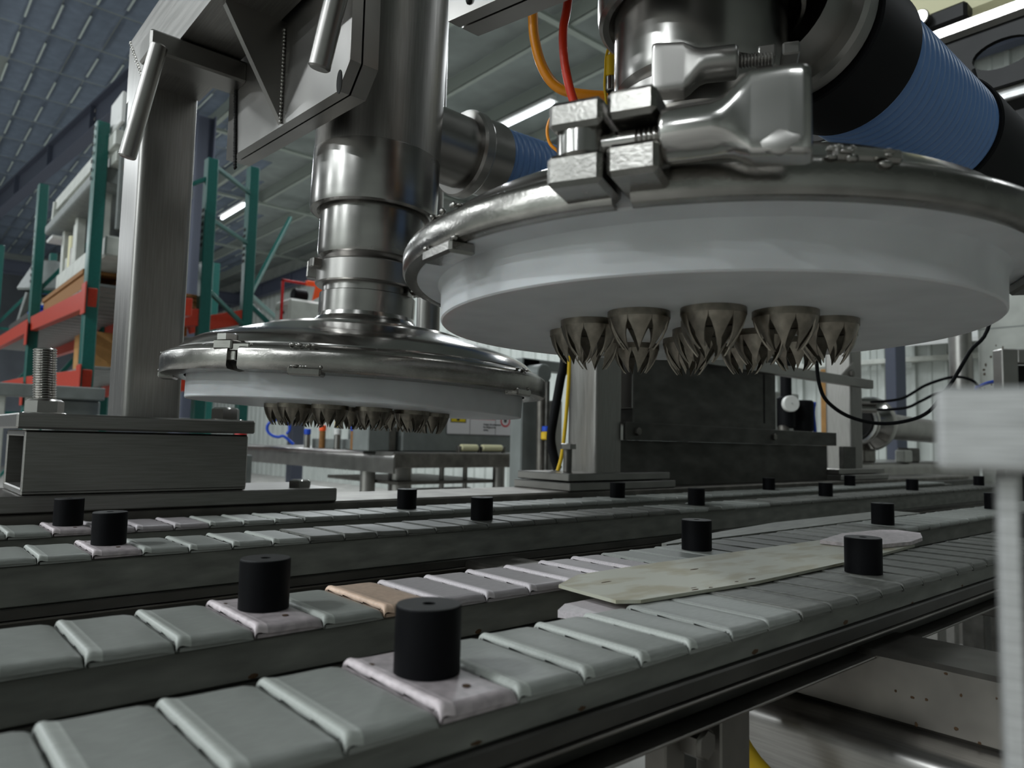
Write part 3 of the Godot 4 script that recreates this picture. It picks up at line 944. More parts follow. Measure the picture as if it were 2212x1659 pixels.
		obj("clamp_lug", box(mk(), w * Vector3(0, 0, 0.006), Vector3(0.02, 0.012, 0.02), 0.003, w.basis), M.steel_cast, o)
	return o


func build_heads() -> void:
	var fwd := Vector3(0.656, 0, -0.750).normalized()
	head("far suction gripper on the fully visible pipe, white pad over the third and fourth chains", Vector3(0.425, 1.031, -0.752), 0.1865, Basis(fwd, 0.034), false)
	head("big near suction gripper with a large wing nut, its toothed white pad seen from below", Vector3(0.437, 1.0784, -0.30), 0.1822, Basis(), true)


# ---------------------------------------------------------------- hoses
func hose(label: String, a: Vector3, dir: Vector3, r: float, cuff0: float, blue: float, cuff1: float, metal_cuff: bool) -> void:
	var o := thing("suction_hose", label, "hose", a, "ribbed suction hoses")
	var f := axis_xf(Vector3.ZERO, dir)
	obj("end_cuff", lathe(mk(), [Vector2(r - 0.006, 0), Vector2(r + 0.0025, 0), Vector2(r + 0.004, 0.0015), Vector2(r + 0.004, cuff0 - 0.0015), Vector2(r + 0.0025, cuff0), Vector2(r - 0.006, cuff0)], f, 64), M.steel_satin if metal_cuff else M.rubber, o)
	var prof := []
	var n := int(blue / 0.0104)
	for i in n * 8 + 1:
		var s := float(i) / (n * 8)
		prof.append(Vector2(r - 0.0016 + 0.0022 * pow(absf(sin(PI * s * n)), 0.7), cuff0 - 0.002 + blue * s))
	obj("ribbed_tube", lathe(mk(), prof, f, 64, 70.0), M.hose_blue, o)
	if cuff1 > 0.0:
		var b := cuff0 + blue - 0.004
		obj("end_cuff", lathe(mk(), [Vector2(r - 0.006, b), Vector2(r + 0.0025, b), Vector2(r + 0.004, b + 0.002), Vector2(r + 0.004, b + cuff1), Vector2(0, b + cuff1)], f, 64), M.rubber, o)


func build_hoses() -> void:
	hose("large blue ribbed hose with black rubber cuffs at the upper right", Vector3(0.506, 1.3095, -0.255), Vector3(1, -0.003, 0), 0.0545, 0.069, 0.20, 0.38, false)
	hose("small blue ribbed hose leaving the left pipe behind the near head", Vector3(0.561, 1.377, -0.752), Vector3(1, 0.045, -0.02), 0.046, 0.052, 0.30, 0.0, true)


# ---------------------------------------------------------------- the stand in the middle distance
func build_center_stand() -> void:
	var o := thing("machine_stand", "steel stand of two square columns and a dark boxed panel behind the chains", "machine stand")
	for c in [[0.9985, 1.105], [2.12, 2.262]]:
		obj("foot_plate", abox(mk(), Vector3(c[0], 0.9072, -1.13), Vector3(c[0] + 0.33, 0.9225, -0.97), 0.0015), M.steel_satin, o)
		obj("foot_plate", abox(mk(), Vector3(c[0] + 0.005, 0.925, -1.125), Vector3(c[0] + 0.32, 0.940, -0.978), 0.0015), M.steel_satin, o)
		var st := mk()
		loft(st, [[0.94, c[1] + 0.04, -1.043, 0.04, 0.041, 14.0], [1.62, c[1] + 0.04, -1.043, 0.04, 0.041, 14.0]], Transform3D(Basis(Vector3(0, 1, 0), Vector3(1, 0, 0), Vector3(0, 0, 1)), Vector3.ZERO), 72)
		obj("column", st, M.steel_y, o)
	obj("box_panel", abox(mk(), Vector3(1.214, 1.040, -1.12), Vector3(1.80, 1.30, -0.995), 0.003), M.steel_dark, o)
	obj("box_side", abox(mk(), Vector3(1.2105, 1.075, -1.12), Vector3(1.2138, 1.30, -0.997), 0.0005), M.steel_satin, o)  # paler steel sheet puts the light on this side into its colour
	obj("panel_seam", abox(mk(), Vector3(1.738, 1.06, -0.9955), Vector3(1.743, 1.21, -0.9938)), M.near_black, o)
	obj("lower_panel", abox(mk(), Vector3(1.185, 1.007, -1.0), Vector3(2.14, 1.045, -0.992), 0.001), M.steel_dark, o)
	obj("skirt_panel", abox(mk(), Vector3(1.185, 0.9072, -1.03), Vector3(2.12, 1.007, -1.012), 0.001), M.steel_dark, o)
	obj("skirt_end", abox(mk(), Vector3(2.17, 0.9405, -1.0), Vector3(2.25, 1.006, -0.985), 0.001), M.steel_dark, o)
	obj("cross_bar", abox(mk(), Vector3(1.42, 1.184, -0.972), Vector3(2.3, 1.210, -0.95), 0.001), M.steel_satin, o)
	for p in [[1.222, 1.026], [1.78, 1.026]]:
		obj("panel_bolt", hexnut(mk(), Vector3(p[0], p[1], -0.992), Vector3(0, 0, 1), 0.009, 0.007), M.steel_grimy, o)
	obj("bracket", prism(mk(), [Vector2(2.135, 1.205), Vector2(2.27, 1.205), Vector2(2.235, 1.262)], 0.004, Transform3D(Basis(), Vector3(0, 0, -0.985))), M.steel_satin, o)
	obj("bolt", hexnut(mk(), Vector3(2.215, 1.225, -0.981), Vector3(0, 0, 1), 0.012, 0.008), M.steel_grimy, o)
	obj("jack_bolt", thread(mk(), Vector3(1.0425, 0.94, -1.02), Vector3(1.0425, 0.988, -1.02), 0.0095, 0.0024, 0.0013, 20), M.steel_satin, o)
	obj("bolt_head", hexnut(mk(), Vector3(1.0425, 0.986, -1.02), Vector3.UP, 0.0165, 0.0115), M.steel_satin, o)


# ---------------------------------------------------------------- right in front of the lens
func build_near_objects() -> void:
	var o := thing("guide_bracket", "blurred brushed aluminium bar on an upright at the right, closest to the lens", "bracket", Vector3(0.142, 0, -0.0478))
	var b := Basis(Vector3.UP, -1.2)
	obj("bar", box(mk(), b * Vector3(0.025, 0, -0.006) + Vector3(0, 1.0010, 0), Vector3(0.05, 0.0148, 0.012), 0.001, b), M.aluminium, o)
	obj("upright", box(mk(), Vector3(0.0092, 0.4965, 0.0062) + b * Vector3(0.002, 0, -0.004), Vector3(0.0034, 0.993, 0.006), 0.0006, b), M.aluminium, o)
	# loose plastic sheet between the two near chains
	var s := thing("plastic_sheet", "stained cream plastic sheet with pointed ends bridging the two nearest chains", "plastic sheet", Vector3(0, 0.9004, 0))
	var sh := mk()
	_sheet(sh, [Vector2(0.3545, -0.3535), Vector2(0.392, -0.372), Vector2(0.47, -0.3735), Vector2(0.568, -0.371), Vector2(0.80, -0.366), Vector2(0.868, -0.352), Vector2(0.872, -0.322), Vector2(0.80, -0.293), Vector2(0.68, -0.285), Vector2(0.48, -0.281), Vector2(0.362, -0.290), Vector2(0.3487, -0.2986)], 0.0022)
	obj("sheet", sh, M.sheet_plastic, s)
	for k in 7:
		var e := k / 6.0
		obj("stain", lump(mk(), Vector3(0.385 + 0.12 * e + rng.randf_range(-0.02, 0.02), 0.0022, -0.292 + rng.randf_range(-0.002, 0.006) - 0.05 * float(k % 4 == 0)), Vector3(rng.randf_range(0.002, 0.006), 0.00012, rng.randf_range(0.0006, 0.0016)), Basis(), 5), M.rust, s).set_meta("label", "brown grease stain")
	var t := thing("plastic_sheet", "pale rounded plastic sheet lying beyond the stained one, behind the right-hand peg", "plastic sheet", Vector3(0, 0.9030, 0))
	var sh2 := mk()
	_sheet(sh2, [Vector2(0.72, -0.352), Vector2(0.80, -0.366), Vector2(0.875, -0.358), Vector2(0.892, -0.345), Vector2(0.885, -0.318), Vector2(0.84, -0.300), Vector2(0.79, -0.293), Vector2(0.72, -0.305)], 0.0035)
	obj("sheet", sh2, M.link_white, t)
	var p := thing("metal_strip", "narrow grey metal strip tucked under the pointed end of the stained sheet", "metal strip", Vector3(0, 0.8905, 0))
	obj("strip", _sheet(mk(), [Vector2(0.325, -0.3245), Vector2(0.3411, -0.3345), Vector2(0.62, -0.3345), Vector2(0.62, -0.3), Vector2(0.335, -0.3)], 0.0045), M.link_lilac, p)
	var w := thing("metal_strip", "pale flat strip lying between the second chain and the dark gap, far side", "metal strip", Vector3(0, 0.897, 0))
	obj("strip", _sheet(mk(), [Vector2(0.60, -0.455), Vector2(0.66, -0.47), Vector2(0.90, -0.50), Vector2(1.25, -0.50), Vector2(1.25, -0.449), Vector2(0.60, -0.449)], 0.003), M.link_grey, w)


# polygon of (x, z) with a thickness upwards
func _sheet(st: SurfaceTool, poly: Array, th: float) -> SurfaceTool:
	return prism(st, poly, th, Transform3D(Basis(Vector3(1, 0, 0), Vector3(0, 0, 1), Vector3(0, 1, 0)), Vector3.ZERO))


# ---------------------------------------------------------------- frame under the chains
func build_under_frame() -> void:
	var a := thing("cross_tube", "wide square steel tube with rust spots, crossing under the chains at the lower right", "cross tube")
	obj("tube", abox(mk(), Vector3(0.53, 0.814, -0.93), Vector3(0.60, 0.8595, -0.085), 0.003), M.steel_grimy, a)
	for k in 9:
		obj("rust_spot", lump(mk(), Vector3(0.5299, rng.randf_range(0.816, 0.855), -0.21 + rng.randf_range(0.0, 0.075)), Vector3(0.0002, rng.randf_range(0.0006, 0.0017), rng.randf_range(0.0006, 0.0015)), Basis(), 5), M.rust, a).set_meta("label", "brown rust spot")
	var b := thing("cross_tube", "second lower steel tube with rounded top, below the rusty square one", "cross tube")
	var st := mk()
	loft(st, [[-0.93, 0.787, 0.535, 0.0269, 0.042, 5.0], [-0.085, 0.787, 0.535, 0.0269, 0.042, 5.0]], Transform3D(Basis(Vector3(0, 0, 1), Vector3(0, 1, 0), Vector3(1, 0, 0)), Vector3.ZERO), 48)
	obj("tube", st, M.steel_z, b)
	obj("weld_bead", abox(mk(), Vector3(0.5285, 0.811, -0.29), Vector3(0.531, 0.8135, -0.16), 0.001), M.steel_cast, b)
	for z in [-0.14, -0.88]: obj("leg", abox(mk(), Vector3(0.515, 0, z - 0.022), Vector3(0.555, 0.76, z + 0.022), 0.003), M.steel_y, b)
	var c := thing("clamp_bracket", "pair of steel straps with a hex bolt below the nearest chain, bottom edge", "bracket")
	obj("strap", abox(mk(), Vector3(0.350, 0.70, -0.242), Vector3(0.3785, 0.8535, -0.226), 0.001), M.steel_grimy, c)
	obj("strap", abox(mk(), Vector3(0.318, 0.70, -0.252), Vector3(0.335, 0.8535, -0.238), 0.001), M.steel_grimy, c)
	obj("bolt", hexnut(mk(), Vector3(0.338, 0.8425, -0.240), Vector3(0, 0, 1), 0.0088, 0.014), M.steel_grimy, c)
	var y := thing("air_line", "short yellow cable showing under the frame at the bottom edge", "cable")
	obj("line", tube(mk(), [Vector3(0.44, 0.86, -0.30), Vector3(0.445, 0.80, -0.27), Vector3(0.47, 0.76, -0.24), Vector3(0.50, 0.70, -0.22), Vector3(0.50, 0.4, -0.22), Vector3(0.50, 0.005, -0.22)], 0.006), M.yellow, y)
	# long tubes between the second and third chain
	var m := thing("frame_tube", "long dark steel channel in the gap between the second and third chains", "frame tube")
	obj("channel", abox(mk(), Vector3(-0.45, 0.838, -0.535), Vector3(2.65, 0.8745, -0.485), 0.0015), M.steel_dark, m)
	obj("edge", abox(mk(), Vector3(-0.45, 0.8745, -0.487), Vector3(2.65, 0.877, -0.4845), 0.0006), M.steel_satin, m)
	for x in [-0.3, 0.7, 1.7, 2.5]: obj("leg", abox(mk(), Vector3(x - 0.02, 0, -0.53), Vector3(x + 0.02, 0.838, -0.49), 0.002), M.steel_dark, m)
	for x in [0.05, 1.1, 2.2]:
		var cr := thing("cross_member", ["dark cross bar carrying the chain frames at the left", "dark cross bar carrying the chain frames in the middle", "dark cross bar carrying the chain frames at the far right"][int(x)], "cross bar", Vector3(x, 0, 0), "cross bars under the chain frames")
		obj("bar", abox(mk(), Vector3(-0.02, 0.79, -0.965), Vector3(0.02, 0.8375, -0.225), 0.002), M.steel_dark, cr)
		obj("leg", abox(mk(), Vector3(-0.02, 0, -0.65), Vector3(0.02, 0.79, -0.61), 0.002), M.steel_dark, cr)


# ---------------------------------------------------------------- air lines and cables
func line(label: String, pts: Array, r: float, m: Material, called := "air_line", cat := "air line") -> Node3D:
	var o := thing(called, label, cat)
	obj("line", tube(mk(), pts, r), m, o)
	return o


func build_lines_and_cables() -> void:
	line("orange-yellow air line hanging in a bend behind the near pipe", [Vector3(0.420, 1.46, -0.468), Vector3(0.4245, 1.3827, -0.4678), Vector3(0.4276, 1.3577, -0.4673), Vector3(0.4342, 1.335, -0.464), Vector3(0.4442, 1.3186, -0.457), Vector3(0.4588, 1.3119, -0.445), Vector3(0.488, 1.3103, -0.4195), Vector3(0.52, 1.312, -0.38), Vector3(0.515, 1.318, -0.345)], 0.0046, M.air_orange)
	line("red-orange air line hanging beside the orange-yellow one", [Vector3(0.384, 1.42, -0.372), Vector3(0.3796, 1.3354, -0.3785), Vector3(0.3784, 1.3141, -0.3818), Vector3(0.3801, 1.2929, -0.3825), Vector3(0.3842, 1.2718, -0.3811), Vector3(0.3904, 1.2508, -0.3779), Vector3(0.40, 1.215, -0.37), Vector3(0.405, 1.1635, -0.365)], 0.0034, M.air_red)
	var p := thing("cable_plug", "yellow plug with a metal nut at the left of the near pipe", "plug")
	obj("plug_body", rod(mk(), Vector3(0.4509, 1.3255, -0.3971), Vector3(0.4521, 1.3079, -0.3979), 0.0042, 0.001, 14, 0.0048), M.yellow, p)
	obj("plug_nut", rod(mk(), Vector3(0.4521, 1.3079, -0.3979), Vector3(0.453, 1.295, -0.3985), 0.0052, 0.001, 12), M.steel_polished, p)
	obj("plug_tip", rod(mk(), Vector3(0.453, 1.295, -0.3985), Vector3(0.4560, 1.1660, -0.3990), 0.0026, 0, 10), M.rubber, p)
	obj("cable", tube(mk(), [Vector3(0.4509, 1.3255, -0.3971), Vector3(0.450, 1.334, -0.398), Vector3(0.4495, 1.325, -0.4015), Vector3(0.4481, 1.3137, -0.4007), Vector3(0.4484, 1.3019, -0.4018), Vector3(0.4512, 1.293, -0.403), Vector3(0.458, 1.288, -0.405), Vector3(0.47, 1.291, -0.39)], 0.0012), M.yellow, p)
	line("thin yellow cable looping out beside the clamp lugs", [Vector3(0.352, 1.2255, -0.3365), Vector3(0.3405, 1.2233, -0.3445), Vector3(0.336, 1.2194, -0.3489), Vector3(0.3343, 1.2105, -0.3514), Vector3(0.3363, 1.2011, -0.3505), Vector3(0.3415, 1.1949, -0.3467), Vector3(0.352, 1.186, -0.345), Vector3(0.362, 1.165, -0.345)], 0.0011, M.air_orange, "cable", "cable")
	line("black cable drooping in a long loop across the right-hand column", [Vector3(1.10, 1.60, -0.55), Vector3(1.104, 1.35, -0.545), Vector3(1.107, 1.1925, -0.5438), Vector3(1.112, 1.1345, -0.5455), Vector3(1.1178, 1.0984, -0.5443), Vector3(1.1284, 1.0725, -0.5378), Vector3(1.154, 1.05, -0.5178), Vector3(1.1876, 1.0393, -0.4895), Vector3(1.2203, 1.0424, -0.4606), Vector3(1.2493, 1.0585, -0.4335), Vector3(1.2712, 1.0991, -0.4101), Vector3(1.2921, 1.1542, -0.386), Vector3(1.3132, 1.2056, -0.3621), Vector3(1.36, 1.4, -0.35), Vector3(1.40, 1.66, -0.40)], 0.0029, M.rubber, "cable", "cable")
	line("upper thin dark cable rising from the valve fittings at the right", [Vector3(2.74, 1.174, -1.2), Vector3(2.7855, 1.1748, -1.1435), Vector3(2.8591, 1.1905, -1.0775), Vector3(2.92, 1.24, -1.0189), Vector3(2.9887, 1.271, -0.9556), Vector3(3.034, 1.2671, -0.9164), Vector3(3.0641, 1.2407, -0.8929), Vector3(3.10, 1.15, -0.87), Vector3(3.12, 0.97, -0.86)], 0.0052, M.rubber, "cable", "cable")
	line("lower thin dark cable rising from the valve fittings at the right", [Vector3(2.76, 1.147, -1.18), Vector3(2.8132, 1.1466, -1.1223), Vector3(2.8743, 1.1568, -1.0678), Vector3(2.9112, 1.1818, -1.0329), Vector3(2.9607, 1.2105, -0.9866), Vector3(3.05, 1.20, -0.93), Vector3(3.09, 0.97, -0.91)], 0.0052, M.rubber, "cable", "cable")
	line("short blue air line beside the grey frame at the right edge", [Vector3(3.05, 1.10, -0.90), Vector3(3.055, 1.22, -0.895), Vector3(3.0682, 1.2374, -0.8897), Vector3(3.0991, 1.2553, -0.8607), Vector3(3.1436, 1.2634, -0.821), Vector3(3.20, 1.262, -0.77)], 0.0065, M.blue)
	line("thick black hose bending down beside the left column of the stand", [Vector3(1.105, 1.45, -1.08), Vector3(1.1023, 1.1908, -1.0911), Vector3(1.094, 1.1319, -1.0953), Vector3(1.0866, 1.0632, -1.1031), Vector3(1.0832, 1.0093, -1.1101), Vector3(1.0894, 0.9674, -1.1056), Vector3(1.095, 0.943, -1.10)], 0.0098, M.rubber, "hose", "hose")
	line("yellow cable running down beside the thick black hose", [Vector3(1.066, 1.45, -1.04), Vector3(1.0695, 1.1657, -1.0458), Vector3(1.0718, 1.0899, -1.0518), Vector3(1.0721, 1.0235, -1.0586), Vector3(1.0704, 0.9714, -1.0648), Vector3(1.0661, 0.9415, -1.0714)], 0.0040, M.yellow, "cable", "cable")


# ---------------------------------------------------------------- machines beyond the chains
func print_texture() -> ImageTexture:
	# the printed safety label: yellow sign, ruled text column under a red bar, red ring
	var im := Image.create(312, 64, false, Image.FORMAT_RGB8)
	im.fill(Color(0.86, 0.85, 0.86))
	for y in 64:
		for x in 312:
			if y in [0, 1, 62, 63] or x in [0, 1, 310, 311] or x in [98, 99, 212, 213]: im.set_pixel(x, y, Color(0.35, 0.33, 0.36))
			var d := Vector2(x - 258, y - 10).length()
			if d > 17 and d < 23: im.set_pixel(x, y, Color(0.75, 0.1, 0.15))
			if d < 8: im.set_pixel(x, y, Color(0.3, 0.3, 0.3))
	im.fill_rect(Rect2i(16, 2, 66, 22), Color(0.1, 0.1, 0.08))
	im.fill_rect(Rect2i(19, 3, 60, 18), Color(0.85, 0.75, 0.08))
	im.fill_rect(Rect2i(42, 6, 12, 12), Color(0.15, 0.13, 0.08))
	im.fill_rect(Rect2i(101, 2, 110, 8), Color(0.78, 0.12, 0.14))
	return ImageTexture.create_from_image(im)


func build_mid_machines() -> void:
	var t := thing("machine_table", "stainless machine table with a broad rolled edge and round front, behind the far head", "table")
	var edge := []
	for k in 7: edge.append(Vector2(1.6646 + 0.03 - 0.03 * cos(PI / 2 * k / 6.0), 0.9465 - 0.03 + 0.03 * sin(PI / 2 * k / 6.0)))
	edge = edge + [Vector2(1.72, 0.9465), Vector2(1.72, 0.938), Vector2(1.674, 0.938), Vector2(1.674, 0.855), Vector2(1.6646, 0.855)]
	obj("side_apron", prism(mk(), edge, 2.4, Transform3D(Basis(), Vector3(0, 0, -5.05))), M.steel_satin, t)
	obj("apron_end", prism(mk(), [Vector2(-2.651, 0.9465), Vector2(-2.651, 0.942), Vector2(-2.80, 0.855), Vector2(-2.80, 0.9465)], 0.009, Transform3D(Basis(Vector3(0, 0, 1), Vector3(0, 1, 0), Vector3(-1, 0, 0)), Vector3(1.676, 0, 0))), M.steel_satin, t)
	obj("top", abox(mk(), Vector3(1.70, 0.930, -5.05), Vector3(2.40, 0.9455, -2.66), 0.002), M.steel_satin, t)
	var fr := mk()
	abox(fr, Vector3(1.67, 0.878, -2.672), Vector3(2.37, 0.943, -2.653), 0.003)
	rod(fr, Vector3(2.37, 0.878, -2.70), Vector3(2.37, 0.943, -2.70), 0.047, 0.003, 24)
	obj("front_apron", fr, M.steel_grimy, t)
	for p in [[1.72, -2.95, 0.035], [1.86, -2.9, 0.055], [2.06, -2.85, 0.012], [2.2, -2.85, 0.012], [2.33, -2.75, 0.03], [1.75, -4.6, 0.035]]:
		obj("leg", rod(mk(), Vector3(p[0], 0, p[1]), Vector3(p[0], 0.93, p[1]), p[2], 0.002, 16), M.steel_satin, t)
	obj("under_shelf", abox(mk(), Vector3(1.75, 0.80, -3.4), Vector3(2.32, 0.815, -2.75), 0.002), M.steel_grimy, t)
	obj("roller_drum", rod(mk(), Vector3(1.95, 0.70, -2.95), Vector3(2.3, 0.70, -2.95), 0.07, 0.004, 20), M.steel_satin, t)

	var b := thing("control_box", "grey machine housing with a white safety label, on the table behind the far head", "machine")
	obj("housing", abox(mk(), Vector3(1.80, 0.9455, -3.3), Vector3(2.53, 1.26, -2.80), 0.006), M.enamel_grey, b)
	var lm := StandardMaterial3D.new()
	lm.albedo_texture = print_texture()
	lm.roughness = 0.5
	var pl := QuadMesh.new()
	pl.size = Vector2(0.44, 0.0903)
	var lab := piece("safety_label", pl, lm, b, Vector3(2.262, 1.0745, -2.797))
	lab.set_meta("label", "white printed label with yellow sign, text and red ring")
	var words := TextMesh.new()
	words.text = "Danger de pincement\nles doigts et les\nmains"
	words.font_size = 16
	words.pixel_size = 0.00073
	words.depth = 0.0008
	words.horizontal_alignment = HORIZONTAL_ALIGNMENT_LEFT
	var sf := SystemFont.new()
	sf.font_names = PackedStringArray(["Droid Sans"])
	words.font = sf
	piece("lettering", words, M.dark_blue, lab, Vector3(0.002, -0.006, 0.001))
	for r in [[2.055, 2.15], [2.18, 2.30]]:
		var c := thing("roller", "short cream roller at the front of the table, %s" % ("nearer the grey clamp block" if r[0] < 2.1 else "the longer of the two"), "roller", Vector3.ZERO, "cream rollers on the table edge")
		obj("sleeve", rod(mk(), Vector3(r[0], 0.968, -2.70), Vector3(r[1], 0.968, -2.70), 0.016, 0.002, 18), M.cream, c)
		obj("pin", rod(mk(), Vector3(r[0] - 0.02, 0.968, -2.70), Vector3(r[1] + 0.02, 0.968, -2.70), 0.008, 0.001, 12), M.steel_satin, c)
		for e in [r[0] - 0.014, r[1] + 0.014]: obj("mount", abox(mk(), Vector3(e - 0.005, 0.9455, -2.71), Vector3(e + 0.005, 0.975, -2.69), 0.001), M.steel_grimy, c)
	var k := thing("clamp_block", "grey steel clamp block with an upright forked lug on the table", "clamp block")
	obj("block", abox(mk(), Vector3(1.628, 0.9465, -2.94), Vector3(1.735, 1.063, -2.80), 0.004), M.enamel_grey, k)
	obj("side_block", abox(mk(), Vector3(1.735, 0.9465, -2.94), Vector3(1.79, 1.055, -2.83), 0.004), M.steel_grimy, k)
	for x in [1.652, 1.676]: obj("fork", abox(mk(), Vector3(x, 1.06, -2.85), Vector3(x + 0.014, 1.14, -2.81), 0.003), M.enamel_grey, k)
	obj("fork_top", rod(mk(), Vector3(1.671, 1.14, -2.85), Vector3(1.671, 1.14, -2.81), 0.02, 0.003, 18), M.enamel_grey, k)
	# small fittings on the table
	var loop := thing("air_line", "bright blue air line coiled in a loop on the machine table", "air line")
	var pts := []
	for a in 14:
		var th := -0.7 + TAU * 0.93 * a / 13.0
		pts.append(Vector3(1.7624, 1.0497, -4.05) + Vector3(0.7515, 0, 0.659) * 0.068 * cos(th) + Vector3(0.01 * a / 13.0, 0.05 * sin(th), 0))
	pts.append(Vector3(1.84, 0.96, -4.0))
	obj("line", tube(mk(), pts, 0.0085, 10), M.blue, loop)
	var f := thing("valve_bank", "row of small brass and blue valve fittings with orange rings on the table", "valves", Vector3(0, 0.9455, 0))
	for a in 8:
		var x := 1.74 + 0.03 * (a % 3)
		var z := -3.62 + 0.11 * a
		obj("valve_body", rod(mk(), Vector3(x, 0, z), Vector3(x, 0.07 + 0.02 * (a % 3), z), 0.016, 0.002, 12), [M.steel_satin, M.wood, M.enamel_grey][a % 3], f)
		obj("valve_cap", rod(mk(), Vector3(x, 0.07 + 0.02 * (a % 3), z), Vector3(x, 0.1 + 0.02 * (a % 3), z), 0.018, 0.003, 12), [M.blue, M.orange_bright, M.yellow, M.white_paint][a % 4], f)
	obj("manifold", abox(mk(), Vector3(1.78, 0, -3.65), Vector3(1.84, 0.05, -2.98), 0.003), M.enamel_grey, f)
	var w := thing("push_button", "round red mushroom push button behind the base plate", "button", Vector3(0.90, 0, -2.35))
	obj("cap", lathe(mk(), [Vector2(0, 0.986), Vector2(0.019, 0.988), Vector2(0.022, 0.995), Vector2(0.018, 1.008), Vector2(0.009, 1.014), Vector2(0, 1.015)], Transform3D(), 24), M.red_paint, w)
	obj("stem", rod(mk(), Vector3(0, 0.94, 0), Vector3(0, 0.988, 0), 0.009, 0, 12), M.enamel_grey, w)
	obj("pillar", abox(mk(), Vector3(-0.03, 0, -0.03), Vector3(0.03, 0.94, 0.03), 0.004), M.enamel_grey, w)
	# column of linkage posts left of the stand
	var g := thing("linkage_stand", "grey upright linkage with a clevis, rods and a blue-and-yellow end stop", "linkage")
	obj("post", abox(mk(), Vector3(1.62, 0, -1.86), Vector3(1.70, 1.28, -1.80), 0.004), M.enamel_grey, g)
	obj("post", abox(mk(), Vector3(1.86, 0, -1.70), Vector3(1.95, 1.36, -1.62), 0.004), M.enamel, g)
	obj("top_bar", abox(mk(), Vector3(1.62, 1.245, -1.86), Vector3(2.1, 1.28, -1.80), 0.004), M.enamel_grey, g)
	obj("clevis", rod(mk(), Vector3(1.655, 1.225, -1.80), Vector3(1.655, 1.225, -1.73), 0.032, 0.003, 24), M.enamel_grey, g)
	obj("cylinder", rod(mk(), Vector3(1.665, 0.80, -1.75), Vector3(1.66, 1.20, -1.75), 0.016, 0.002, 16), M.steel_grimy, g)
	obj("side_plate", abox(mk(), Vector3(1.71, 0.84, -1.80), Vector3(1.76, 1.14, -1.75), 0.003), M.steel_satin, g)
	obj("end_stop", rod(mk(), Vector3(1.666, 1.008, -1.728), Vector3(1.666, 1.034, -1.728), 0.019, 0.003, 16), M.yellow, g)
	obj("stop_cap", rod(mk(), Vector3(1.666, 1.034, -1.728), Vector3(1.666, 1.052, -1.728), 0.016, 0.002, 16), M.blue, g)
	obj("rod", rod(mk(), Vector3(1.666, 0.8, -1.728), Vector3(1.666, 1.2, -1.728), 0.008, 0, 10), M.steel_dark, g)
	# the vertical steel tube between the heads with its collar
	var v := thing("support_tube", "tall bright hanging steel tube in the gap between the two pipes", "tube", Vector3(0.722, 0, -1.052))
	obj("tube", rod(mk(), Vector3(0, 1.13, 0), Vector3(0, 5.648, 0), 0.0205, 0, 36), M.steel_satin, v)
	obj("collar", lathe(mk(), [Vector2(0.0205, 1.13), Vector2(0.029, 1.135), Vector2(0.031, 1.14), Vector2(0.031, 1.175), Vector2(0.029, 1.18), Vector2(0.0205, 1.18)], Transform3D(), 32), M.steel_polished, v)
	obj("flange", lathe(mk(), [Vector2(0.0205, 5.60), Vector2(0.05, 5.63), Vector2(0.05, 5.648), Vector2(0, 5.648)], Transform3D(), 32), M.steel_satin, v)
	# white cabinet and orange lamp flag by the racks
	var e := thing("white_cabinet", "small white control cabinet on a dark frame, beyond the far head's neck", "cabinet", Vector3(2.60, 0, -5.62))
	obj("case", abox(mk(), Vector3(-0.16, 1.90, -0.16), Vector3(0.14, 2.11, 0.12), 0.02), M.enamel, e)
	obj("lock", rod(mk(), Vector3(-0.162, 2.0, 0.02), Vector3(-0.172, 2.0, 0.02), 0.012, 0, 12), M.dark_blue, e)
	obj("stand", abox(mk(), Vector3(-0.05, 0, -0.05), Vector3(0.05, 1.90, 0.05), 0.005), M.beam_paint, e)
	obj("mast", abox(mk(), Vector3(-0.21, 1.6, 0.06), Vector3(-0.19, 2.26, 0.08), 0.003), M.red_paint, e)
	obj("mast_arm", abox(mk(), Vector3(-0.21, 2.24, 0.06), Vector3(0.08, 2.26, 0.08), 0.003), M.red_paint, e)
	obj("motor", rod(mk(), Vector3(-0.06, 2.17, -0.05), Vector3(0.06, 2.17, -0.05), 0.055, 0.01, 20), M.rubber, e)
	obj("flag", prism(mk(), [Vector2(0.03, 2.11), Vector2(0.065, 2.29), Vector2(0.105, 2.23), Vector2(0.155, 2.205), Vector2(0.15, 2.185)], 0.01, Transform3D(Basis(), Vector3(0, 0, 0.12))), M.orange_bright, e)
	obj("arm", abox(mk(), Vector3(-0.01, 2.235, 0.07), Vector3(0.06, 2.275, 0.11), 0.003), M.orange_bright, e)
	# clutter on the floor level left of the post
	var lowb := thing("low_machine", "low grey machine stand behind the threaded stud at the left edge", "machine stand", Vector3(0.30, 0, -4.1))
	for x in [0.1, 0.24]: obj("post", abox(mk(), Vector3(x, 0, 0), Vector3(x + 0.06, 1.22, 0.06), 0.004), M.enamel, lowb)
	obj("rail", abox(mk(), Vector3(0.05, 1.16, -0.02), Vector3(0.56, 1.22, 0.08), 0.004), M.enamel_grey, lowb)
	obj("body", abox(mk(), Vector3(0.36, 0, -0.3), Vector3(0.56, 1.16, 0.0), 0.01), M.enamel_grey, lowb)
	var ctn := thing("carton", "tan cardboard carton on the lower rack shelf, beyond the threaded stud", "carton", Vector3(1.12, 0.196, -6.0))
	obj("box", abox(mk(), Vector3(-0.02, 1.2, -0.2), Vector3(0.22, 1.52, 0.2), 0.004), M.carton, ctn)
	obj("flap_tape", abox(mk(), Vector3(-0.023, 1.2, -0.03), Vector3(-0.02, 1.52, 0.03)), M.wood, ctn)
	var tub := thing("bin", "blue plastic bin on the low shelf beside the square post", "bin", Vector3(0.93, 0, -4.0))
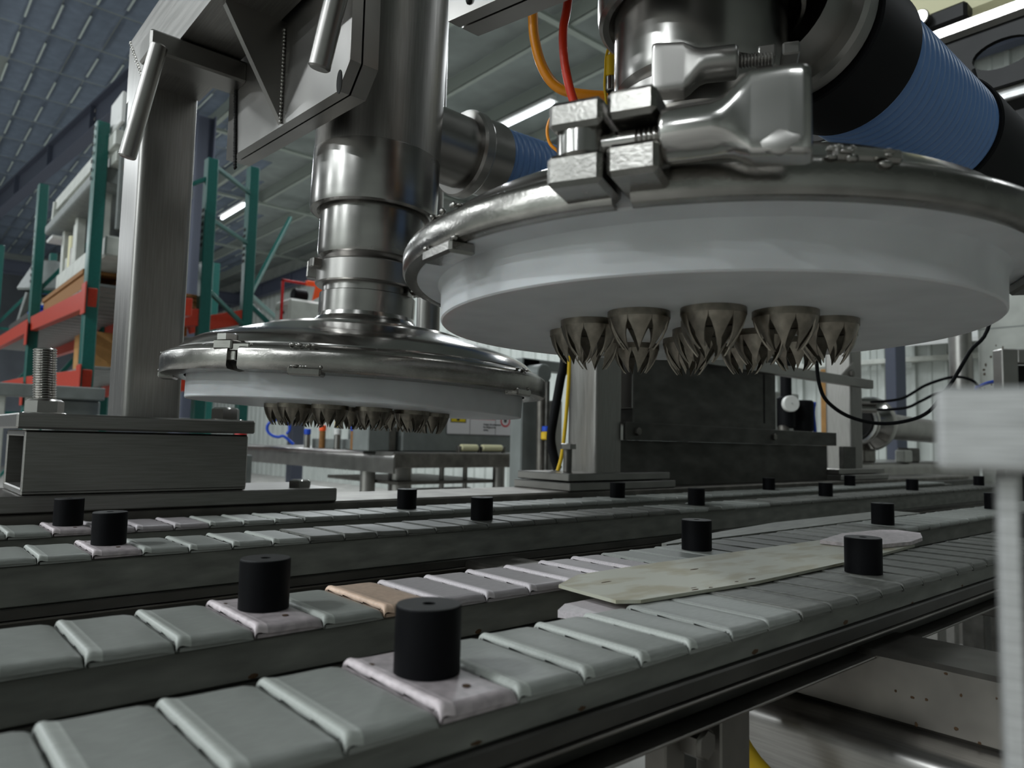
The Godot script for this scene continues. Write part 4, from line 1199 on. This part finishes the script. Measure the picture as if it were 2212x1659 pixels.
	obj("tub", lathe(mk(), [Vector2(0, 1.085), Vector2(0.042, 1.085), Vector2(0.052, 1.145), Vector2(0.046, 1.145), Vector2(0.04, 1.09), Vector2(0, 1.09)], Transform3D(), 4, 5.0), M.blue, tub)
	obj("shelf", abox(mk(), Vector3(-0.12, 1.06, -0.1), Vector3(0.3, 1.085, 0.1), 0.003), M.enamel_grey, tub)
	obj("shelf_leg", abox(mk(), Vector3(0.18, 0, -0.02), Vector3(0.22, 1.06, 0.02), 0.003), M.enamel_grey, tub)


func build_right_machines() -> void:
	var t := thing("machine_table", "bright steel table with a rolled edge at the right, beyond the stand", "table")
	var edge := []
	for k in 7: edge.append(Vector2(-1.255 - 0.03 + 0.03 * sin(PI / 2 * k / 6.0), 0.947 - 0.03 + 0.03 * cos(PI / 2 * k / 6.0)))
	edge = edge + [Vector2(-1.255, 0.855), Vector2(-1.265, 0.855), Vector2(-1.265, 0.937), Vector2(-1.7, 0.937), Vector2(-1.7, 0.947)]
	obj("apron", yz_prism(mk(), edge, 2.7, 4.3), M.steel_satin, t)
	for x in [2.9, 4.15]: obj("leg", abox(mk(), Vector3(x, 0, -1.4), Vector3(x + 0.06, 0.93, -1.34), 0.004), M.steel_satin, t)
	var p := thing("pipe_valve", "polished round valve flange with a pipe running right, on the table right of the stand", "valve")
	var ax := axis_xf(Vector3(2.93, 1.105, -1.28), Vector3(3.93, 1.095, -1.36))
	obj("flange", lathe(mk(), [Vector2(0.062, -0.02), Vector2(0.086, -0.02), Vector2(0.09, -0.012), Vector2(0.09, 0.012), Vector2(0.086, 0.02), Vector2(0.062, 0.03)], ax, 40), M.steel_polished, p)
	obj("bore", lathe(mk(), [Vector2(0, -0.004), Vector2(0.062, -0.004), Vector2(0.062, -0.02), Vector2(0.07, -0.03), Vector2(0.075, -0.02)], ax, 40), M.near_black, p)
	obj("body", lathe(mk(), [Vector2(0.062, 0.03), Vector2(0.075, 0.06), Vector2(0.105, 0.10), Vector2(0.112, 0.14), Vector2(0.105, 0.16), Vector2(0.06, 0.17)], ax, 40), M.steel_polished, p)
	obj("pipe", lathe(mk(), [Vector2(0.056, 0.17), Vector2(0.056, 1.3), Vector2(0, 1.3)], ax, 32), M.steel_satin, p)
	obj("clamp", lathe(mk(), [Vector2(0.05, 0.22), Vector2(0.07, 0.225), Vector2(0.07, 0.25), Vector2(0.05, 0.255)], ax, 32), M.steel_polished, p)
	for y in [1.174, 1.147]:
		obj("fitting", rod(mk(), Vector3(2.66, y, -1.25), Vector3(2.80, y, -1.15), 0.014, 0.002, 12), M.steel_polished, p)
	obj("bracket", abox(mk(), Vector3(3.05, 0.947, -1.40), Vector3(3.16, 1.05, -1.30), 0.005), M.steel_grimy, p)
	obj("bracket", abox(mk(), Vector3(3.35, 0.947, -1.30), Vector3(3.44, 1.0, -1.26), 0.005), M.enamel, p)
	obj("bracket", abox(mk(), Vector3(3.45, 0.947, -1.33), Vector3(3.58, 1.01, -1.28), 0.005), M.steel_dark, p)
	var g := thing("pressure_gauge", "white round pressure gauge on black air regulators, seen through the stand", "gauge", Vector3(2.385, 0.009, -1.37))
	obj("dial", rod(mk(), Vector3(0.075, 1.146, 0.06), Vector3(0.062, 1.146, 0.078), 0.029, 0.002, 28), M.glass_dial, g)
	obj("needle", box(mk(), Vector3(0.0615, 1.146, 0.0786), Vector3(0.022, 0.003, 0.0006), 0, Basis(Vector3.UP, 0.6)), M.rubber, g)
	obj("regulator", rod(mk(), Vector3(0.11, 1.06, 0.03), Vector3(0.11, 1.175, 0.03), 0.032, 0.006, 20), M.rubber, g)
	obj("regulator", rod(mk(), Vector3(0.20, 1.05, 0.05), Vector3(0.20, 1.165, 0.05), 0.036, 0.006, 20), M.rubber, g)
	obj("bowl", rod(mk(), Vector3(0.20, 0.99, 0.05), Vector3(0.20, 1.06, 0.05), 0.024, 0.006, 16), M.steel_grimy, g)
	obj("bowl", rod(mk(), Vector3(0.09, 0.99, 0.03), Vector3(0.09, 1.07, 0.03), 0.02, 0.006, 16), M.steel_grimy, g)
	obj("pipe", rod(mk(), Vector3(0.11, 1.175, 0.03), Vector3(0.11, 1.42, 0.03), 0.02, 0, 14), M.rubber, g)
	obj("tube", tube(mk(), [Vector3(0.245, 1.16, 0.07), Vector3(0.236, 1.12, 0.07), Vector3(0.245, 1.06, 0.07), Vector3(0.25, 1.03, 0.07)], 0.006), M.blue, g)
	obj("mount", abox(mk(), Vector3(0.02, 0.95, -0.06), Vector3(0.34, 1.20, -0.04), 0.003), M.enamel, g)
	obj("post", abox(mk(), Vector3(0.14, 0, -0.1), Vector3(0.2, 1.22, -0.06), 0.003), M.enamel_grey, g)
	var c := thing("white_cabinet", "tall cream-white cabinet with rust specks at the right edge", "cabinet", Vector3(4.5, 0, -1.305))
	obj("case", abox(mk(), Vector3(0, 0, 0), Vector3(0.9, 2.35, 1.6), 0.006), M.enamel, c)
	obj("door_seam", abox(mk(), Vector3(-0.002, 1.66, 0.0), Vector3(0.0, 1.665, 1.6)), M.enamel_grey, c)
	for k in 16:
		obj("rust_speck", lump(mk(), Vector3(-0.001, rng.randf_range(1.22, 1.66), 0.02 + pow(rng.randf(), 2.0) * 0.2), Vector3(0.001, rng.randf_range(0.004, 0.012), rng.randf_range(0.002, 0.007)), Basis(), 4), M.rust, c)
	var v := thing("standpipe", "grey vertical pipe standing in front of the cream-white cabinet", "pipe", Vector3(4.40, 0, -1.36))
	obj("pipe", rod(mk(), Vector3(0, 0, 0), Vector3(0, 3.0, 0), 0.056, 0, 28), M.steel_satin, v)
	obj("collar", rod(mk(), Vector3(0, 0.9, 0), Vector3(0, 0.95, 0), 0.068, 0.004, 28), M.steel_satin, v)
	var f := thing("tube_surround", "grey square-tube frame with a dark opening at the right edge", "frame", Vector3(2.885, 0, -0.78))
	var q := Basis(Vector3.UP, -0.72)
	for a in [[0.028, 0.056], [0.26, 0.06]]: obj("side_tube", box(mk(), q * Vector3(a[0], 0, 0) + Vector3(0, 0.6745, 0), Vector3(a[1], 1.349, 0.05), 0.003, q), M.steel_satin, f)
	obj("top_tube", box(mk(), q * Vector3(0.144, 0, 0) + Vector3(0, 1.325, 0), Vector3(0.18, 0.048, 0.05), 0.003, q), M.steel_satin, f)
	obj("inner_panel", box(mk(), q * Vector3(0.144, 0, -0.03) + Vector3(0, 0.65, 0), Vector3(0.18, 1.3, 0.006), 0.001, q), M.near_black, f)  # near-black sheet paints the shade within the frame opening
	# tall door screens, carton and column against the ribbed wall
	var d := thing("stanchion", "grey steel stanchion in front of the ribbed white wall, beyond the stand", "stanchion", Vector3(4.715, 0, -1.815))
	obj("shaft", box(mk(), Vector3(0, 2.6, 0), Vector3(0.09, 5.2, 0.075), 0.003, Basis(Vector3.UP, -0.3)), M.beam_paint, d)
	obj("base", abox(mk(), Vector3(-0.12, 0, -0.12), Vector3(0.12, 0.02, 0.12), 0.002), M.beam_paint, d)
	var k := thing("carton", "tall tan cardboard sheet leaning by the stand's right column", "carton", Vector3(4.2, 0, -1.98))
	obj("sheet", abox(mk(), Vector3(-0.06, 0, -0.03), Vector3(0.03, 1.46, 0.03), 0.003), M.carton, k)
	obj("edge", abox(mk(), Vector3(0.03, 0, -0.03), Vector3(0.07, 1.30, 0.03), 0.003), M.wood, k)
	var wr := thing("canopy_strip", "white sloped canopy strip over the ribbed wall, right of the grey column", "canopy")
	obj("roof_strip", prism(mk(), [Vector2(7.3, 2.02), Vector2(7.98, 2.26), Vector2(7.98, 2.2), Vector2(7.3, 1.98)], 3.2, Transform3D(Basis(), Vector3(0, 0, -3.0))), M.white_paint, wr)
	obj("gutter", abox(mk(), Vector3(7.9, 1.90, -4.6), Vector3(7.99, 1.95, 0.2), 0.004), M.enamel, wr)
	var sg := thing("warning_sign", "white board with a yellow warning triangle and an orange strap, seen through the stand", "sign", Vector3(3.2, 0, -2.22))
	obj("board", abox(mk(), Vector3(-0.3, 1.2, 0), Vector3(0.12, 1.50, 0.01), 0.002), M.white_paint, sg)
	obj("triangle", prism(mk(), [Vector2(0.02, 1.32), Vector2(0.11, 1.32), Vector2(0.065, 1.42)], 0.004, Transform3D(Basis(), Vector3(0, 0, 0.01))), M.yellow, sg)
	obj("strap", prism(mk(), [Vector2(-0.25, 1.34), Vector2(-0.21, 1.33), Vector2(0.02, 1.49), Vector2(0.0, 1.50)], 0.006, Transform3D(Basis(), Vector3(0, 0, 0.012))), M.orange_bright, sg)
	obj("post", abox(mk(), Vector3(-0.1, 0, -0.04), Vector3(-0.06, 1.5, 0), 0.002), M.enamel_grey, sg)
	# slotted plate and bars at the top right
	var u := thing("slotted_bracket", "dark slotted steel plate under a bright bar, behind the large blue hose", "bracket", Vector3(1.5, 0, 0))
	obj("bright_bar", abox(mk(), Vector3(0.0, 1.782, -0.85), Vector3(0.045, 1.8185, -0.05), 0.009), M.steel_polished, u)
	var comb := CSGCombiner3D.new()
	comb.name = "slotted_plate"
	comb.material_override = M.plate_dark
	var cb := CSGBox3D.new()
	cb.name = "plate_blank"
	cb.size = Vector3(0.012, 0.115, 0.8)
	cb.position = Vector3(0.02, 1.7245, -0.45)
	comb.add_child(cb)
	var cc := CSGPolygon3D.new()
	cc.name = "slot_cut"
	cc.polygon = PackedVector2Array(_oval(0.05, 0.028))
	cc.depth = 0.05
	cc.operation = CSGShape3D.OPERATION_SUBTRACTION
	cc.transform = Transform3D(Basis(Vector3(0, 0, 1), Vector3(0, 1, 0), Vector3(-1, 0, 0)), Vector3(-0.005, 1.728, -0.385))
	comb.add_child(cc)
	u.add_child(comb)
	obj("light_strip", abox(mk(), Vector3(0.03, 1.645, -0.86), Vector3(0.042, 1.668, -0.05), 0.002), M.aluminium, u)
	obj("back_plate", abox(mk(), Vector3(0.30, 1.50, -0.72), Vector3(0.31, 1.80, -0.05), 0.002), M.plate_dark, u)
	obj("cream_cover", abox(mk(), Vector3(0.06, 1.85, -0.66), Vector3(0.20, 1.97, -0.34), 0.01), M.cream, u)
	obj("bolt_arm", abox(mk(), Vector3(0.01, 1.82, -0.60), Vector3(0.05, 1.856, -0.44), 0.006), M.plate_dark, u)
	obj("bolt", rod(mk(), Vector3(0.012, 1.842, -0.515), Vector3(-0.012, 1.842, -0.515), 0.0165, 0.002, 20), M.steel_polished, u)
	obj("hanger", abox(mk(), Vector3(0.1, 1.6, -0.10), Vector3(0.14, 5.3, -0.06), 0.003), M.steel_dark, u)
	obj("lower_plate", abox(mk(), Vector3(0.05, 1.40, -0.48), Vector3(0.065, 1.63, -0.05), 0.003), M.plate_dark, u)


# ---------------------------------------------------------------- pallet racks
func upright(o: Node3D, x: float, z: float, h: float, w := 0.08) -> void:
	var st := mk()
	abox(st, Vector3(x - w * 0.5, 0, z - 0.038), Vector3(x + w * 0.5, h, z + 0.038), 0.006)
	obj("upright", st, M.rack_teal, o)
	obj("foot", abox(mk(), Vector3(x - 0.08, 0, z - 0.07), Vector3(x + 0.08, 0.01, z + 0.07)), M.rack_teal, o)


func slant(o: Node3D, called: String, a: Vector3, b: Vector3, s: Vector2, m: Material) -> void:
	var d := b - a
	var y := Vector3.UP if absf(d.normalized().y) < 0.9 else Vector3.RIGHT
	var x := y.cross(d.normalized()).normalized()
	obj(called, box(mk(), (a + b) * 0.5, Vector3(s.x, s.y, d.length()), 0.003, Basis(x, d.normalized().cross(x).normalized(), d.normalized())), m, o)


func build_racks() -> void:
	var r := thing("pallet_rack", "teal and orange pallet rack at the left, loaded with a pallet and machine parts", "pallet rack")
	for a in [[0.90, -4.70, 2.80], [0.905, -6.72, 2.95], [0.93, -9.5, 3.0], [1.42, -6.72, 3.0], [1.42, -9.5, 3.0]]: upright(r, a[0], a[1], a[2], 0.07)
	for y in [1.765, 1.30]:
		slant(r, "beam", Vector3(1.42, y + 0.02, -4.66), Vector3(1.42, y + 0.09, -9.5), Vector2(0.05, 0.11), M.rack_orange)
		slant(r, "beam", Vector3(0.90, y, -4.66), Vector3(0.905, y + 0.07, -6.72), Vector2(0.05, 0.11), M.rack_orange)
		slant(r, "beam", Vector3(0.905, y + 0.07, -6.72), Vector3(0.93, y + 0.13, -9.5), Vector2(0.05, 0.11), M.rack_orange)
		for z in [-4.66, -6.68]:
			obj("beam_clip", abox(mk(), Vector3(0.852, y - 0.1, z - 0.05), Vector3(0.86, y + 0.08, z + 0.05), 0.002), M.rack_orange, r)
	for z in [-6.72, -9.5]:
		for k in 3:
			slant(r, "brace", Vector3(0.92, 0.3 + 0.9 * k, z), Vector3(1.42, 1.0 + 0.9 * k, z), Vector2(0.03, 0.03), M.rack_teal)
			slant(r, "brace", Vector3(0.92, 0.3 + 0.9 * k, z), Vector3(1.42, 0.3 + 0.9 * k, z), Vector2(0.03, 0.03), M.rack_teal)
	for k in 24:
		obj("deck_slat", abox(mk(), Vector3(0.93, 1.870, -9.4 + 0.19 * k), Vector3(1.41, 1.89, -9.4 + 0.19 * k + 0.16), 0.004), M.enamel_grey, r)
	for k in 24:
		obj("deck_slat", abox(mk(), Vector3(0.93, 1.375, -9.4 + 0.19 * k), Vector3(1.41, 1.395, -9.4 + 0.19 * k + 0.16), 0.004), M.enamel_grey, r)
	for s in [[0.858, 2.45, -4.70], [0.864, 2.16, -6.72]]:
		var st := mk()
		for k in 9: abox(st, Vector3(s[0] - 0.002, s[1] + 0.05 * k, s[2] - 0.012), Vector3(s[0] + 0.001, s[1] + 0.05 * k + 0.02, s[2] + 0.012))
		obj("slot_row", st, M.near_black, r)
	# wooden pallet with its load
	var p := thing("pallet", "tan wooden pallet on the rack's upper shelf, under the white machine", "pallet", Vector3(0.95, 1.891, -6.62))
	for y in [0.0, 0.115]:
		for k in 6: obj("deck_board", abox(mk(), Vector3(0.0, y, 0.26 * k), Vector3(0.46, y + 0.022, 0.26 * k + 0.13), 0.003), M.wood, p)
	for x in [0.0, 0.2, 0.4]: obj("stringer", abox(mk(), Vector3(x, 0.022, 0.0), Vector3(x + 0.06, 0.115, 1.43), 0.003), M.wood, p)
	obj("side_board", abox(mk(), Vector3(-0.012, 0.105, 0.0), Vector3(0.0, 0.137, 1.43), 0.002), M.wood, p)
	obj("side_board", abox(mk(), Vector3(-0.012, 0.0, 0.0), Vector3(0.0, 0.03, 1.43), 0.002), M.wood, p)
	var m := thing("stored_machine", "grey-white machine with an overhanging hood, stored on the pallet in the rack", "machine", Vector3(0.955, 2.03, -6.45))
	obj("base", abox(mk(), Vector3(0.0, 0, 0.25), Vector3(0.44, 0.12, 1.75), 0.01), M.enamel, m)
	for z in [0.3, 0.75, 1.45]: obj("post", abox(mk(), Vector3(0.01, 0.12, z), Vector3(0.07, 0.46, z + 0.07), 0.006), M.enamel, m)
	obj("back_sheet", abox(mk(), Vector3(0.36, 0.12, 0.3), Vector3(0.38, 0.46, 1.75), 0.004), M.dark_blue, m)
	for k in 5: obj("cylinder", rod(mk(), Vector3(0.05, 0.12, 0.42 + 0.075 * k), Vector3(0.05, 0.22 + 0.05 * ((k * 3) % 5), 0.42 + 0.075 * k), 0.028, 0.004, 14), [M.enamel, M.cream, M.steel_satin, M.enamel, M.cream][k], m)
	obj("tray", loft(mk(), [[0.02, 0.49, 0.2, 0.028, 0.24, 6.0], [0.10, 0.475, 0.2, 0.045, 0.27, 6.0], [1.75, 0.475, 0.2, 0.045, 0.27, 6.0]], Transform3D(Basis(Vector3(0, 0, 1), Vector3(0, 1, 0), Vector3(1, 0, 0)), Vector3.ZERO)), M.enamel_grey, m)
	slant(m, "hood_beam", Vector3(0.0, 0.66, 0.16), Vector3(0.0, 0.64, 1.95), Vector2(0.05, 0.085), M.enamel)
	slant(m, "hood_post", Vector3(0.0, 0.50, 0.14), Vector3(0.0, 0.68, 0.18), Vector2(0.05, 0.08), M.enamel)
	slant(m, "hood_rail", Vector3(0.02, 0.56, 0.55), Vector3(0.02, 0.55, 1.9), Vector2(0.05, 0.06), M.enamel)
	obj("hood_back", abox(mk(), Vector3(0.40, 0.5, 0.1), Vector3(0.42, 0.7, 1.9), 0.004), M.enamel_grey, m)
	obj("motor", rod(mk(), Vector3(0.1, 0.61, 1.45), Vector3(0.3, 0.61, 1.45), 0.045, 0.01, 16), M.wood, m)
	obj("white_sheet", abox(mk(), Vector3(-0.01, 0.72, 1.72), Vector3(0.01, 0.90, 1.98), 0.004), M.white_paint, m)
	obj("sheet_leg", abox(mk(), Vector3(0.01, 0.12, 1.90), Vector3(0.03, 0.90, 1.93), 0.003), M.enamel_grey, m)
	obj("side_ledge", abox(mk(), Vector3(-0.06, 0.37, 0.14), Vector3(0.12, 0.39, 0.36), 0.003), M.white_paint, m)
	var h := thing("stored_machine", "dim grey machine parts under a tapered hood, on the rack beyond the pallet", "machine", Vector3(0.96, 1.895, -8.6))
	slant(h, "leg", Vector3(0.05, 0.0, 0.0), Vector3(0.1, 0.45, 0.4), Vector2(0.05, 0.06), M.enamel_grey)
	slant(h, "leg", Vector3(0.05, 0.0, 1.1), Vector3(0.1, 0.45, 0.6), Vector2(0.05, 0.06), M.enamel_grey)
	obj("hood", lathe(mk(), [Vector2(0.26, 0.42), Vector2(0.27, 0.44), Vector2(0.14, 0.72), Vector2(0.0, 0.72)], Transform3D(Basis(), Vector3(0.25, 0, 0.5)), 4, 5.0), M.enamel_grey, h)
	obj("drum", rod(mk(), Vector3(0.25, 0.2, 0.1), Vector3(0.25, 0.2, 1.0), 0.14, 0.01, 20), M.steel_grimy, h)
	obj("crossbar", abox(mk(), Vector3(0.0, 0.08, 0.0), Vector3(0.06, 0.14, 1.2), 0.004), M.steel_dark, h)
	var bt := thing("bin", "blue crate on the rack shelf under the pallet's left end", "bin", Vector3(1.06, 1.895, -7.15))
	obj("crate", abox(mk(), Vector3(-0.1, 0, -0.2), Vector3(0.3, 0.1, 0.25), 0.01), M.blue, bt)
	obj("rim", abox(mk(), Vector3(-0.115, 0.1, -0.215), Vector3(0.315, 0.125, 0.265), 0.004), M.blue, bt)
	# second rack, right of the post
	var q := thing("pallet_rack", "teal rack uprights with orange beams, between the post and the left pipe", "pallet rack")
	for a in [[1.72, -5.30, 2.98], [2.145, -5.62, 3.12], [2.9, -8.6, 3.0]]: upright(q, a[0], a[1], a[2])
	slant(q, "beam", Vector3(1.50, 1.80, -5.30), Vector3(1.72, 1.83, -5.30), Vector2(0.05, 0.12), M.rack_orange)
	slant(q, "beam", Vector3(1.72, 1.80, -5.62), Vector3(2.145, 1.93, -5.62), Vector2(0.05, 0.11), M.rack_orange)
	slant(q, "brace", Vector3(2.145, 2.05, -5.62), Vector3(2.9, 3.1, -6.6), Vector2(0.03, 0.035), M.rack_teal)
	slant(q, "brace", Vector3(2.145, 2.05, -5.62), Vector3(2.55, 1.72, -5.62), Vector2(0.03, 0.035), M.rack_teal)
	slant(q, "brace", Vector3(2.145, 2.12, -5.62), Vector3(2.9, 2.05, -6.6), Vector2(0.03, 0.04), M.rack_teal)
	slant(q, "brace", Vector3(1.72, 2.95, -5.3), Vector3(2.145, 2.9, -5.62), Vector2(0.03, 0.03), M.rack_teal)
	slant(q, "brace", Vector3(1.72, 2.55, -5.3), Vector3(2.145, 2.5, -5.62), Vector2(0.03, 0.03), M.rack_teal)
	slant(q, "brace", Vector3(1.35, 2.6, -5.3), Vector3(1.72, 2.85, -5.3), Vector2(0.03, 0.03), M.rack_teal)
	slant(q, "brace", Vector3(1.72, 2.05, -5.3), Vector3(2.145, 1.85, -5.62), Vector2(0.03, 0.03), M.rack_teal)
	for y in [1.70, 1.50]: obj("shelf", abox(mk(), Vector3(1.5, y, -6.6), Vector3(2.4, y + 0.03, -5.66), 0.004), M.enamel_grey, q)
	var s0 := thing("pallet", "wooden plank stack on the second rack, right beside the square post", "pallet", Vector3(1.50, 1.92, -5.9))
	for k in 3: obj("plank", abox(mk(), Vector3(0, 0.03 * k, 0), Vector3(0.24, 0.03 * k + 0.024, 0.5), 0.002), M.wood, s0)
	obj("bearer", abox(mk(), Vector3(0.0, -0.19, 0.1), Vector3(0.24, 0.0, 0.2), 0.002), M.wood, s0)
	for z in [[-5.33, 2.585, 1.68], [-5.655, 2.6, 2.105]]:
		var st := mk()
		for k in 6: abox(st, Vector3(z[2] - 0.002, z[1] - 0.05 * k, z[0] + 0.01), Vector3(z[2] + 0.001, z[1] - 0.05 * k + 0.025, z[0] + 0.05))
		obj("slot_row", st, M.near_black, q)
